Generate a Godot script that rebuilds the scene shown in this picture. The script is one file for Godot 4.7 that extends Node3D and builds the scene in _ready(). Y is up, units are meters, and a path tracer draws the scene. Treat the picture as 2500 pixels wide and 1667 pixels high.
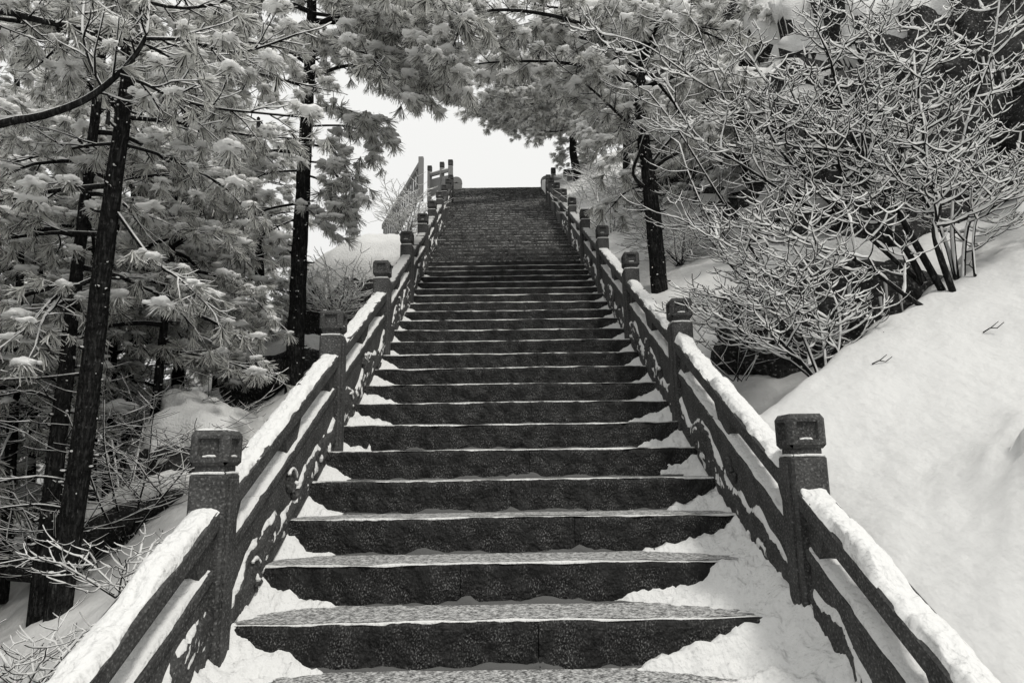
extends Node3D
# A stone stairway between carved balustrades under frosted pines. Metres, y up; the camera stands at the origin.

const RISE := 0.1725
const TREAD := 0.3266
const NOSE_Z := 2.728      # distance of the front edge of the step called 0
const NOSE_Y := -0.6026
const LAST := 61

var rng := RandomNumberGenerator.new()
var nz := FastNoiseLite.new()
var m_stone: StandardMaterial3D
var m_step: StandardMaterial3D
var m_step_far: StandardMaterial3D
var m_frost: StandardMaterial3D
var m_mortar: StandardMaterial3D
var m_snow: StandardMaterial3D
var m_snow_soft: StandardMaterial3D
var m_scuffed: StandardMaterial3D
var m_hoar_far: StandardMaterial3D
var m_bark: StandardMaterial3D
var m_twig: StandardMaterial3D
var m_rime: StandardMaterial3D
var m_needle: StandardMaterial3D
var m_rock: StandardMaterial3D
var m_hazed_stone: StandardMaterial3D
var m_cone: StandardMaterial3D
var m_ice: StandardMaterial3D
var tuft_meshes: Array = []
var clump_meshes: Array = []


func V(x: float, y: float, z: float) -> Vector3:   # z is the distance ahead
	return Vector3(x, y, -z)


func nose(z: float) -> float:                       # height of the line through the step edges
	return NOSE_Y + (z - NOSE_Z) / TREAD * RISE


func rnd(a := 0.0, b := 1.0) -> float:
	return rng.randf_range(a, b)


# ------------------------------------------------------------------ geometry
class Geo:
	var v := PackedVector3Array()
	var n := PackedVector3Array()
	var c := PackedColorArray()
	var i := PackedInt32Array()
	var tint := Color.WHITE
	var jitter := 0.0
	var up := Vector3.UP      # the side that a raised tube is raised to

	func quad(a: Vector3, b: Vector3, d: Vector3, e: Vector3) -> void:   # counter-clockwise seen from outside
		var q := (b - a).cross(d - a)
		if q.length_squared() < 1e-14:
			q = (d - a).cross(e - a)
		q = q.normalized()
		var k := v.size()
		v.append(a); v.append(b); v.append(d); v.append(e)
		for j in 4:
			n.append(q); c.append(tint)
		i.append(k); i.append(k + 2); i.append(k + 1)
		i.append(k); i.append(k + 3); i.append(k + 2)

	func tri(a: Vector3, b: Vector3, d: Vector3) -> void:
		var q := (b - a).cross(d - a).normalized()
		var k := v.size()
		v.append(a); v.append(b); v.append(d)
		for j in 3:
			n.append(q); c.append(tint)
		i.append(k); i.append(k + 2); i.append(k + 1)

	func hexa(p: Array) -> void:   # p[0..3] lower ring and p[4..7] upper ring, both counter-clockwise from above
		quad(p[3], p[2], p[1], p[0]); quad(p[4], p[5], p[6], p[7])
		for k in 4:
			quad(p[k], p[(k + 1) % 4], p[4 + (k + 1) % 4], p[4 + k])

	func box(lo: Vector3, hi: Vector3) -> void:
		hexa([Vector3(lo.x, lo.y, hi.z), Vector3(hi.x, lo.y, hi.z), Vector3(hi.x, lo.y, lo.z), Vector3(lo.x, lo.y, lo.z),
			Vector3(lo.x, hi.y, hi.z), Vector3(hi.x, hi.y, hi.z), Vector3(hi.x, hi.y, lo.z), Vector3(lo.x, hi.y, lo.z)])

	func bevelled(lo: Vector3, hi: Vector3, b: float) -> void:   # a box with chamfered edges
		var mid := (lo + hi) / 2.0
		var h := (hi - lo) / 2.0
		var g := h - Vector3(b, b, b)
		for ax in 3:
			var a1 := (ax + 1) % 3
			var a2 := (ax + 2) % 3
			for s in [-1.0, 1.0]:
				var q: Array = []
				for uv in [[-1, -1], [1, -1], [1, 1], [-1, 1]]:
					var p := Vector3.ZERO
					p[ax] = h[ax] * s; p[a1] = g[a1] * uv[0]; p[a2] = g[a2] * uv[1]
					q.append(mid + p)
				if s > 0: quad(q[0], q[1], q[2], q[3])
				else: quad(q[3], q[2], q[1], q[0])
			for s1 in [-1.0, 1.0]:
				for s2 in [-1.0, 1.0]:
					var e: Array = []
					for w in [[-1.0, 0], [1.0, 0], [1.0, 1], [-1.0, 1]]:
						var p := Vector3.ZERO
						p[ax] = g[ax] * w[0]
						p[a1] = (h[a1] if w[1] == 0 else g[a1]) * s1
						p[a2] = (g[a2] if w[1] == 0 else h[a2]) * s2
						e.append(mid + p)
					if s1 * s2 > 0: quad(e[3], e[2], e[1], e[0])
					else: quad(e[0], e[1], e[2], e[3])
		for sx in [-1.0, 1.0]:
			for sy in [-1.0, 1.0]:
				for sz in [-1.0, 1.0]:
					var a := mid + Vector3(h.x * sx, g.y * sy, g.z * sz)
					var d := mid + Vector3(g.x * sx, h.y * sy, g.z * sz)
					var e := mid + Vector3(g.x * sx, g.y * sy, h.z * sz)
					if sx * sy * sz > 0: tri(a, d, e)
					else: tri(a, e, d)

	func tube(pts: PackedVector3Array, r0: float, r1: float, sides: int, lift := 0.0, flat := 1.0) -> void:
		# a tapering tube; lift raises it (towards the sky, across its own direction) by so many radii
		var m := pts.size()
		if m < 2:
			return
		var k0 := v.size()
		var ref := Vector3(0.31, 0.17, 0.93)
		for a in m:
			var t := (pts[mini(a + 1, m - 1)] - pts[maxi(a - 1, 0)])
			t = t.normalized() if t.length_squared() > 1e-12 else Vector3.UP
			var u := (up - t * t.dot(up))
			u = u.normalized() if u.length_squared() > 0.02 else (ref - t * ref.dot(t)).normalized()
			var w := t.cross(u)
			var r := lerpf(r0, r1, float(a) / float(m - 1))
			if jitter > 0.0: r *= 1.0 + jitter * sin(pts[a].x * 173.0 + pts[a].z * 211.0 + a * 2.3)
			var ctr := pts[a] + u * (r * lift)
			for s in sides:
				var an := TAU * float(s) / float(sides)
				var dir := u * (cos(an) * flat) + w * sin(an)
				v.append(ctr + dir * r)
				n.append((u * cos(an) + w * (sin(an) * flat)).normalized())
				c.append(tint)
		for a in m - 1:
			for s in sides:
				var p := k0 + a * sides + s
				var q := k0 + a * sides + (s + 1) % sides
				i.append(p); i.append(q + sides); i.append(q)
				i.append(p); i.append(p + sides); i.append(q + sides)
		# a pointed end
		var e := v.size()
		v.append(v[k0 + (m - 1) * sides].lerp(v[k0 + (m - 1) * sides + sides / 2], 0.5) + (pts[m - 1] - pts[m - 2]).normalized() * r1)
		n.append((pts[m - 1] - pts[m - 2]).normalized()); c.append(tint)
		for s in sides:
			var p := k0 + (m - 1) * sides + s
			var q := k0 + (m - 1) * sides + (s + 1) % sides
			i.append(p); i.append(e); i.append(q)

	func sheet(rows: int, cols: int, pts: PackedVector3Array, flip := false, skip := PackedByteArray()) -> void:
		# a grid of points with smooth normals: along a row, then up the rows, counter-clockwise from outside
		var k0 := v.size()
		for a in rows:
			for b in cols:
				var dx := pts[a * cols + mini(b + 1, cols - 1)] - pts[a * cols + maxi(b - 1, 0)]
				var dy := pts[mini(a + 1, rows - 1) * cols + b] - pts[maxi(a - 1, 0) * cols + b]
				var q := dx.cross(dy)
				q = q.normalized() if q.length_squared() > 1e-16 else Vector3.UP
				v.append(pts[a * cols + b]); n.append(-q if flip else q); c.append(tint)
		for a in rows - 1:
			for b in cols - 1:
				if skip.size() and skip[a * cols + b]:
					continue
				var p := k0 + a * cols + b
				if flip:
					i.append(p); i.append(p + 1); i.append(p + cols + 1)
					i.append(p); i.append(p + cols + 1); i.append(p + cols)
				else:
					i.append(p); i.append(p + cols + 1); i.append(p + 1)
					i.append(p); i.append(p + cols); i.append(p + cols + 1)

	func mesh(mat: Material) -> ArrayMesh:
		var a := []
		a.resize(Mesh.ARRAY_MAX)
		a[Mesh.ARRAY_VERTEX] = v; a[Mesh.ARRAY_NORMAL] = n; a[Mesh.ARRAY_COLOR] = c; a[Mesh.ARRAY_INDEX] = i
		var m := ArrayMesh.new()
		if i.size():
			m.add_surface_from_arrays(Mesh.PRIMITIVE_TRIANGLES, a)
			m.surface_set_material(0, mat)
		return m


func put(called: String, g: Geo, mat: Material, parent: Node = self, kind := "") -> MeshInstance3D:
	if g.i.is_empty():
		return null
	var o := MeshInstance3D.new()
	o.name = called
	o.mesh = g.mesh(mat)
	if kind: o.set_meta("kind", kind)
	parent.add_child(o, true)
	return o


func numbered(called: String) -> String:
	if not has_node(called): return called
	var k := 1
	while has_node("%s_%03d" % [called, k]): k += 1
	return "%s_%03d" % [called, k]


func thing(called: String, label: String, category: String, at := Vector3.ZERO, group := "") -> Node3D:
	var o := Node3D.new()
	o.name = numbered(called)
	add_child(o)
	o.position = at
	o.set_meta("label", label); o.set_meta("category", category)
	if group: o.set_meta("group", group)
	return o


func blob(g: Geo, ctr: Vector3, rad: Vector3, rough: float, rings := 8, segs := 12, freq := 3.0, basis := Basis()) -> void:
	# a closed, uneven lump
	var pts := PackedVector3Array()
	for a in rings + 1:
		var th := PI * float(a) / float(rings)
		for b in segs + 1:
			var ph := TAU * float(b % segs) / float(segs)
			var d := Vector3(sin(th) * cos(ph), -cos(th), -sin(th) * sin(ph))
			var f := 1.0 + rough * nz.get_noise_3dv((ctr + d * rad) * freq * 100.0)
			pts.append(ctr + basis * (d * rad * f))
	g.sheet(rings + 1, segs + 1, pts)


# ------------------------------------------------------------------ materials
func noise_image(size: int, f: Callable) -> ImageTexture:
	var im := Image.create(size, size, false, Image.FORMAT_RGB8)
	for y in size:
		for x in size:
			var g: float = f.call(x, y)
			im.set_pixel(x, y, Color(g, g, g))
	return ImageTexture.create_from_image(im)


func relief(freq: float, oct: int, strength: float, sd: int, size := 512) -> NoiseTexture2D:
	var t := NoiseTexture2D.new()
	var f := FastNoiseLite.new()
	f.seed = sd; f.frequency = freq; f.fractal_octaves = oct
	t.noise = f; t.width = size; t.height = size; t.seamless = true; t.as_normal_map = true; t.bump_strength = strength
	return t


func mat(lin: float, rough: float, spec := 0.3) -> StandardMaterial3D:
	var m := StandardMaterial3D.new()
	m.albedo_color = Color(lin, lin, lin * 0.985).linear_to_srgb()
	m.roughness = rough
	m.metallic_specular = spec
	return m


func coat(m: StandardMaterial3D, scale: float, tex: Texture2D, nrm: Texture2D, nscale: float) -> void:
	m.uv1_triplanar = true; m.uv1_world_triplanar = true
	m.uv1_scale = Vector3(scale, scale, scale)
	if tex: m.albedo_texture = tex
	if nrm:
		m.normal_enabled = true; m.normal_texture = nrm; m.normal_scale = nscale


func to_srgb(l: float) -> float:
	return clampf(12.92 * l if l < 0.0031308 else 1.055 * pow(l, 1.0 / 2.4) - 0.055, 0.0, 1.0)


func make_materials() -> void:
	rng.seed = 11
	var fine := FastNoiseLite.new(); fine.seed = 3; fine.frequency = 0.11; fine.fractal_octaves = 3
	var broad := FastNoiseLite.new(); broad.seed = 8; broad.frequency = 0.012; broad.fractal_octaves = 3
	var fleck := FastNoiseLite.new(); fleck.seed = 21; fleck.frequency = 0.2; fleck.fractal_octaves = 2
	var n := 512
	# hewn granite: near black with small grey crystals and hoar in the tool marks
	var hewn := noise_image(n, func(x, y):
		var g := 0.010 + 0.009 * fine.get_noise_2d(x, y) + 0.008 * broad.get_noise_2d(x, y)
		var s := fleck.get_noise_2d(x * 0.95, y * 0.7)
		g += maxf(0.0, s - 0.14) * 0.3 * clampf(0.5 + 1.6 * broad.get_noise_2d(x + 900, y), 0.08, 1.4)
		return to_srgb(maxf(g, 0.004)))
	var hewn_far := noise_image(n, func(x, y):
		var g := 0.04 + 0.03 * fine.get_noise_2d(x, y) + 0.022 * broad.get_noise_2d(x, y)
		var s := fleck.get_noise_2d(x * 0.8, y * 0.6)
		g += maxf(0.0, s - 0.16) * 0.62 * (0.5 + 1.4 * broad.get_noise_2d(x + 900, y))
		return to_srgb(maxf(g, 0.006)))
	var dressed := noise_image(n, func(x, y):
		var g := 0.05 + 0.024 * fine.get_noise_2d(x, y) + 0.024 * broad.get_noise_2d(x, y * 0.7)
		g += maxf(0.0, fleck.get_noise_2d(x * 0.6, y * 0.6) - 0.2) * 0.2
		g -= maxf(0.0, fleck.get_noise_2d(x + 300, y + 70) - 0.3) * 0.08
		return to_srgb(maxf(g, 0.008)))
	var hoar := noise_image(n, func(x, y):
		var s := fine.get_noise_2d(x * 0.55, y * 1.5) + 0.5 * fleck.get_noise_2d(x * 0.6, y * 1.4)
		var g := 0.22 + 0.6 * clampf(s + 0.12 + 0.5 * broad.get_noise_2d(x * 2.0, y * 2.0), -0.3, 0.75)
		return to_srgb(clampf(g, 0.045, 0.72)))
	var bark := noise_image(n, func(x, y):
		var g := 0.012 + 0.008 * fine.get_noise_2d(x, y * 0.35)
		g += maxf(0.0, fine.get_noise_2d(x * 0.3 + 200.0, y * 0.12) - 0.1) * 0.07
		g += maxf(0.0, fleck.get_noise_2d(x * 0.3, y * 0.16) - 0.5) * 0.8 * clampf(0.2 + 2.0 * broad.get_noise_2d(x, y + 400), 0.0, 1.0)
		return to_srgb(maxf(g, 0.003)))
	var rocky := noise_image(n, func(x, y):
		var g := 0.03 + 0.02 * fine.get_noise_2d(x, y) + 0.03 * broad.get_noise_2d(x, y)
		g += maxf(0.0, fleck.get_noise_2d(x * 0.5, y * 0.5) - 0.42) * 1.3
		return to_srgb(maxf(g, 0.006)))
	var chips := relief(0.06, 4, 6.0, 5)
	var plates := relief(0.03, 4, 8.0, 15)
	var grain := relief(0.09, 4, 3.0, 6)
	var soft := relief(0.03, 5, 4.0, 7)
	var crumbs := relief(0.05, 4, 5.0, 9)
	m_step = mat(1.0, 0.75, 0.35); coat(m_step, 1.15, hewn, chips, 1.0)
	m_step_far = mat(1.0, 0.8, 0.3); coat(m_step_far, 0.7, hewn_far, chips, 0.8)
	m_stone = mat(1.0, 0.75, 0.3); coat(m_stone, 1.1, dressed, grain, 0.7)
	m_frost = mat(1.0, 0.8, 0.3); coat(m_frost, 1.5, hoar, grain, 0.5)
	m_mortar = mat(0.095, 0.95, 0.1); coat(m_mortar, 2.0, null, grain, 0.8)
	m_snow = mat(0.66, 0.9, 0.15); coat(m_snow, 1.3, null, crumbs, 1.6)
	m_snow_soft = mat(0.57, 0.95, 0.1); coat(m_snow_soft, 0.7, null, soft, 1.0)
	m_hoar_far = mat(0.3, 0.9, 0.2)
	m_scuffed = mat(0.42, 0.9, 0.2); coat(m_scuffed, 1.2, null, grain, 0.6)
	m_bark = mat(1.0, 0.95, 0.1); coat(m_bark, 1.6, bark, plates, 2.0)
	m_bark.uv1_scale = Vector3(2.6, 0.9, 2.6)
	m_twig = mat(0.014, 0.95, 0.1)
	m_rime = mat(0.92, 0.9, 0.15)
	m_rime.backlight_enabled = true; m_rime.backlight = Color(0.9, 0.9, 0.9)
	m_cone = mat(0.02, 0.9, 0.1)
	m_needle = mat(1.0, 0.85, 0.15); m_needle.vertex_color_use_as_albedo = true
	m_needle.backlight_enabled = true; m_needle.backlight = Color(1.0, 1.0, 1.0)
	m_rock = mat(1.0, 0.9, 0.2); coat(m_rock, 0.55, rocky, chips, 1.0)
	m_rock.vertex_color_use_as_albedo = true
	m_hazed_stone = mat(0.2, 0.9, 0.2); coat(m_hazed_stone, 0.8, null, grain, 0.6)  # far stonework: distance haze and some frost put into a lighter colour
	m_ice = mat(0.5, 0.2, 0.5)


# ------------------------------------------------------------------ ground
func height(x: float, z: float) -> float:
	var zz := clampf(z, -3.0, 23.0)
	var base := nose(zz)
	if z > 23.0: base -= (z - 23.0) * 0.12
	if z < -3.0: base += (z + 3.0) * 0.1
	var d := 0.0
	var lump := nz.get_noise_2d(x * 60.0, z * 60.0) * 0.09 + nz.get_noise_2d(x * 240.0 + 50.0, z * 240.0) * 0.025
	if x < -1.3:
		var e := -1.3 - x
		d = -0.45 - 0.62 * minf(e, 9.0) - 0.34 * clampf(e - 9.0, 0.0, 60.0)
		if e > 9.0: base = lerpf(base, 1.0, clampf((e - 9.0) / 20.0, 0.0, 1.0))
		d += lump * 1.6
	elif x > 1.25:
		var u := x - 1.25
		var hump := 0.36 + 0.35 * u + lump * 0.8
		var w := minf(u, 9.0)
		var gully := -0.12 + 0.16 * w + 0.075 * w * w + lump * 1.6
		if z > 10.0: gully += clampf((z - 10.0) / 8.0, 0.0, 1.0) * (0.35 + 0.12 * w)
		var crest := 3.85 + (x - 1.78) * 0.52 + 0.16 * nz.get_noise_1d(x * 150.0)
		d = lerpf(hump, minf(gully, hump), smoothstep(crest - 0.12, crest + 0.5, z))
		# wind-smoothed mound low on the right
		d += (0.2 + 0.12 * nz.get_noise_2d(x * 700.0, z * 700.0)) * exp(-(pow((x - 2.05) / 0.33, 2.0) + pow((z - 2.4) / 0.32, 2.0)))
		if z < 5.5 and u < 4.0: d += 0.014 * nz.get_noise_2d(x * 420.0, z * 420.0 + 90.0) + 0.006 * nz.get_noise_2d(x * 1100.0, z * 700.0)
		if z > 23.5: d *= 0.5
	else:
		d = -0.75
	if x > -1.75 and x < -1.3 and z > 6.0:
		d -= 0.25
	return base + d + 0.0


func spread(parts: Array) -> PackedFloat32Array:   # [from, to, step] runs joined into one list of grid lines
	var out := PackedFloat32Array()
	for p in parts:
		var s: float = p[0]
		while s < p[1] - 1e-4:
			out.append(s); s += p[2]
	return out


func build_ground() -> void:
	var xs := spread([[-160.0, -40.0, 12.0], [-40.0, -16.0, 2.0], [-16.0, -8.0, 0.5], [-8.0, -1.6, 0.1], [-1.6, 1.2, 0.1], [1.2, 4.6, 0.06], [4.6, 10.0, 0.3], [10.0, 40.0, 3.0], [40.0, 161.0, 12.0]])
	var zs := spread([[-40.0, -4.0, 3.0], [-4.0, 0.9, 0.3], [0.9, 6.5, 0.06], [6.5, 14.0, 0.12], [14.0, 26.0, 0.3], [26.0, 60.0, 3.0], [60.0, 201.0, 12.0]])
	var pts := PackedVector3Array()
	for z in zs:
		for x in xs:
			pts.append(V(x, height(x, z), z))
	var g := Geo.new()
	g.sheet(zs.size(), xs.size(), pts)
	var o := put("snow_ground", g, m_snow_soft, self, "structure")
	o.set_meta("label", "deep snow lying on the hillside either side of the stairs")


func build_far_hill() -> void:
	var pts := PackedVector3Array()
	var cols := 60
	for a in 14:
		for b in cols:
			var x := -190.0 + 150.0 * float(b) / float(cols - 1)
			var t := float(a) / 13.0
			var top := 16.0 + 22.0 * exp(-pow((x + 62.0) / 22.0, 2.0)) + 8.0 * nz.get_noise_1d(x * 3.0)
			pts.append(V(x, lerpf(-40.0, top, t) + 2.0 * nz.get_noise_2d(x * 12.0, t * 300.0), 120.0 + 50.0 * t))
	var g := Geo.new()
	g.sheet(14, cols, pts)
	var o := put("misty_hill", g, mat(0.3, 1.0, 0.0), self, "structure")
	o.set_meta("label", "pale distant hill seen through the pines on the left")


# ------------------------------------------------------------------ the stairs
func left_edge(z: float) -> float:
	if z > 18.5: return -2.0
	return -1.12 - 0.5 * pow(clampf((z - 5.5) / 12.5, 0.0, 1.2), 1.35)


func right_edge(z: float) -> float:
	return 1.5 if z > 18.5 else 1.13


func build_stairs() -> void:
	var stairs := Node3D.new()
	stairs.name = "staircase"
	stairs.set_meta("kind", "structure")
	stairs.set_meta("label", "long straight flight of dark hewn stone steps")
	add_child(stairs)
	var core := Geo.new()
	var za := NOSE_Z - 9.0 * TREAD
	var zb := NOSE_Z + LAST * TREAD + 0.2
	var drop := -0.3
	core.hexa([V(-1.1, nose(za) - 3.0, za + 0.2), V(1.1, nose(za) - 3.0, za + 0.2), V(1.1, nose(za) - 3.0, zb), V(-1.1, nose(za) - 3.0, zb),
		V(-1.1, nose(za + 0.2) + drop, za + 0.2), V(1.1, nose(za + 0.2) + drop, za + 0.2), V(1.1, nose(zb) + drop, zb), V(-1.1, nose(zb) + drop, zb)])
	put("stair_core", core, m_stone, stairs)
	for i in range(-9, LAST + 1):
		rng.seed = 500 + i
		var z := NOSE_Z + i * TREAD
		var y := NOSE_Y + i * RISE
		var xl := left_edge(z) - 0.06
		var xr := right_edge(z) + 0.06
		var step := Node3D.new()
		step.name = "step"
		stairs.add_child(step, true)
		var near := i < 14 and i > -3
		var depth := TREAD + 0.04 if i < LAST else 6.0
		# joints between the stones of this step
		var cuts: Array = [xl]
		if i < 30:
			cuts.append([0.12, -0.28, 0.35, 0.02, 0.16, -0.62, 0.12, 0.5, -0.2, 0.3][posmod(i, 10)] + rnd(-0.06, 0.06))
		cuts.append(xr)
		var off := rnd(0, 1000)
		for k in cuts.size() - 1:
			var a: float = cuts[k] + (0.0015 if k > 0 else 0.0)
			var b: float = cuts[k + 1] - (0.0015 if k < cuts.size() - 2 else 0.0)
			var cols := int((b - a) / (0.013 if near else 0.06)) + 2
			var rows := 12 if near else 4
			var jut := rnd(-0.006, 0.006)
			var pts := PackedVector3Array()
			for r in rows + 1:
				var f := float(r) / float(rows)
				for q in cols:
					var x := lerpf(a, b, float(q) / float(cols - 1))
					var wob := nz.get_noise_2d(x * 60.0 + off, i * 77.0) * 0.008 + nz.get_noise_2d(x * 300.0 + off, 5.0) * 0.004
					var dz := nz.get_noise_3d(x * 420.0 + off, f * 60.0, i * 31.0) * (0.02 if near else 0.01) + nz.get_noise_3d(x * 1300.0 + off, f * 230.0, i * 31.0) * 0.012 + jut
					var py := y - RISE - 0.02 + (RISE + 0.02) * f
					if r >= rows - 1: py += wob
					if r == rows: dz += 0.012
					elif r == rows - 1: py = y - 0.012 + wob
					pts.append(V(x, py, z + dz))
			# top of the stone
			for q in cols:
				var x := lerpf(a, b, float(q) / float(cols - 1))
				pts.append(V(x, y - 0.003, z + depth))
			var g := Geo.new()
			g.sheet(rows + 2, cols, pts)
			# closed ends
			for e in [0, cols - 1]:
				for r in rows:
					var p := pts[r * cols + e]
					var p2 := pts[(r + 1) * cols + e]
					var w := V(p.x, p.y, z + depth); var w2 := V(p2.x, p2.y, z + depth)
					if e == 0: g.quad(w, p, p2, w2)
					else: g.quad(p, w, w2, p2)
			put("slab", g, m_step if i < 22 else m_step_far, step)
		# hoar on the tread
		var tread := PackedVector3Array()
		var tc := 90 if near else 20
		for r in 4:
			for q in tc:
				var x := lerpf(xl, xr, float(q) / float(tc - 1))
				var zz: float = z + [0.02, 0.1, 0.2, depth][r] + 0.012 * nz.get_noise_2d(x * 300.0, i * 9.0 + r)
				var wob := nz.get_noise_2d(x * 60.0 + off, i * 77.0) * 0.008 + nz.get_noise_2d(x * 300.0 + off, 5.0) * 0.004
				tread.append(V(x, y + wob * [1.0, 0.6, 0.2, 0.0][r] + 0.003 + 0.003 * nz.get_noise_2d(x * 200.0 + off, r * 90.0), zz))
		var tg := Geo.new()
		tg.sheet(4, tc, tread)
		put("frosted_tread", tg, m_frost, step)
		# the thin line of snow along the edge
		var lip := PackedVector3Array()
		var lc := 130 if near else 90
		var thick := 0.0028 if i < 2 else (0.0032 if i < 14 else 0.0048)
		var skip := PackedByteArray()
		for r in 4:
			for q in lc:
				var x := lerpf(xl, xr, float(q) / float(lc - 1))
				var bump := clampf(0.75 + 1.3 * nz.get_noise_2d(x * 260.0 + off, i * 40.0) + 0.9 * maxf(0.0, nz.get_noise_2d(x * 900.0, i * 60.0) - 0.3), 0.15, 2.4)
				var wob := nz.get_noise_2d(x * 60.0 + off, i * 77.0) * 0.008 + nz.get_noise_2d(x * 300.0 + off, 5.0) * 0.004
				var h: float = [-0.006, 0.55, 1.0, -0.4][r]
				var py := y + wob + (h * thick * bump if r > 0 else h * maxf(0.3, bump))
				lip.append(V(x, py, z + [0.004, 0.002, 0.016, 0.045][r]))
				skip.append(1 if (i > 20 and nz.get_noise_2d(x * 1500.0 + off, i * 60.0 + 7.0) < -0.02) else 0)
		var lg := Geo.new()
		lg.sheet(4, lc, lip, false, skip)
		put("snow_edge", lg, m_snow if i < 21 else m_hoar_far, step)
		# mortar smeared along the foot of the riser and over the joint
		if i < 9 and i > -3:
			var mg := Geo.new()
			var mc := 110
			var mp := PackedVector3Array()
			var msk := PackedByteArray()
			for r in 3:
				for q in mc:
					var x := lerpf(xl + 0.1, xr - 0.1, float(q) / float(mc - 1))
					var hh := maxf(0.0, 0.012 + 0.035 * nz.get_noise_2d(x * 160.0 + off, 300.0) + 0.016 * nz.get_noise_2d(x * 500.0, i * 50.0))
					if cuts.size() > 2:
						var dj: float = absf(x - cuts[1] - 0.05 * nz.get_noise_1d(i * 99.0))
						hh = maxf(hh, (RISE * 0.22) * clampf(1.1 - dj / (0.05 + 0.05 * absf(sin(i * 2.0))) + 1.1 * nz.get_noise_2d(x * 700.0, i * 33.0), 0.0, 1.0))
					mp.append(V(x, y - RISE + hh * [0.0, 0.6, 1.0][r], z + [-0.017, -0.014, 0.004][r] + 0.004 * nz.get_noise_2d(x * 400.0, r * 200.0 + i)))
					msk.append(1 if hh < 0.003 else 0)
			mg.sheet(3, mc, mp, false, msk)
			put("mortar", mg, m_mortar, step)
	# snow banked in the step corners beside each balustrade
	for side in [-1.0, 1.0]:
		var g := Geo.new()
		var pts := PackedVector3Array()
		var sk := PackedByteArray()
		var zs := spread([[0.9, 4.6, 0.02], [4.6, 9.0, 0.035], [9.0, 18.6, 0.06]])
		var cols := 48
		for z in zs:
			var st := (z - NOSE_Z) / TREAD
			var i := floorf(st)
			var f := st - i
			for q in cols:
				var u := pow(float(q) / float(cols - 1), 1.25) * (0.9 if z < 4.6 else 0.62)
				var edge := left_edge(z) if side < 0 else right_edge(z)
				var x: float = edge - side * (u - 0.02)
				var vary := nz.get_noise_2d(i * 130.0, side * 300.0) * 1.7
				var wid := 0.34 + 0.22 * vary
				if side < 0: wid += 0.16 * clampf((3.4 - z) / 0.8, 0.0, 1.2)
				else: wid += -0.06 + 0.44 * clampf((3.6 - z) / 1.0, 0.0, 1.1)
				if z > 9.0: wid *= 0.75
				wid = clampf(wid, 0.14, 0.85)
				var over := -0.02 + 0.02 * vary
				if side > 0: over += 0.17 * clampf((3.4 - z) / 0.7, 0.0, 1.0)
				else: over += 0.15 * clampf((2.95 - z) / 0.5, 0.0, 1.0)
				wid *= 1.0 + 0.35 * nz.get_noise_2d(z * 500.0, side * 70.0)
				var k := u / wid
				var lumpy := nz.get_noise_2d(x * 300.0, z * 300.0) * 0.03 + nz.get_noise_2d(x * 1000.0, z * 1000.0 + 500.0) * 0.034
				var crumb := nz.get_noise_2d(x * 2600.0, z * 2600.0)
				lumpy += 0.014 * crumb * (1.0 if z < 5.0 else 0.5)
				if z > 4.6: lumpy *= 0.7
				var sag := -0.03 * sin(PI * f)
				var d := over - (RISE + over) * pow(maxf(k, 0.0), 0.72) + lumpy * (1.0 - 0.3 * minf(k, 1.5)) + sag
				var ground := -RISE * f
				pts.append(V(x, nose(z) + d, z))
				sk.append(1 if d < ground - 0.06 else 0)
		g.sheet(zs.size(), cols, pts, side > 0, sk)
		put("snow_drift", g, m_snow, stairs, "stuff")


# ------------------------------------------------------------------ balustrades
func sweep(g: Geo, prof: Array, a: Vector3, b: Vector3) -> void:
	# a profile of [x, y] pairs, counter-clockwise as seen from the lower end, from a up to b
	var m := prof.size()
	for k in m:
		var p: Array = prof[k]
		var q: Array = prof[(k + 1) % m]
		g.quad(a + Vector3(p[0], p[1], 0), a + Vector3(q[0], q[1], 0), b + Vector3(q[0], q[1], 0), b + Vector3(p[0], p[1], 0))
	for k in range(1, m - 1):
		var p0 := Vector3(prof[0][0], prof[0][1], 0); var p1 := Vector3(prof[k][0], prof[k][1], 0); var p2 := Vector3(prof[k + 1][0], prof[k + 1][1], 0)
		g.tri(a + p0, a + p1, a + p2)
		g.tri(b + p0, b + p2, b + p1)


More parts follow.
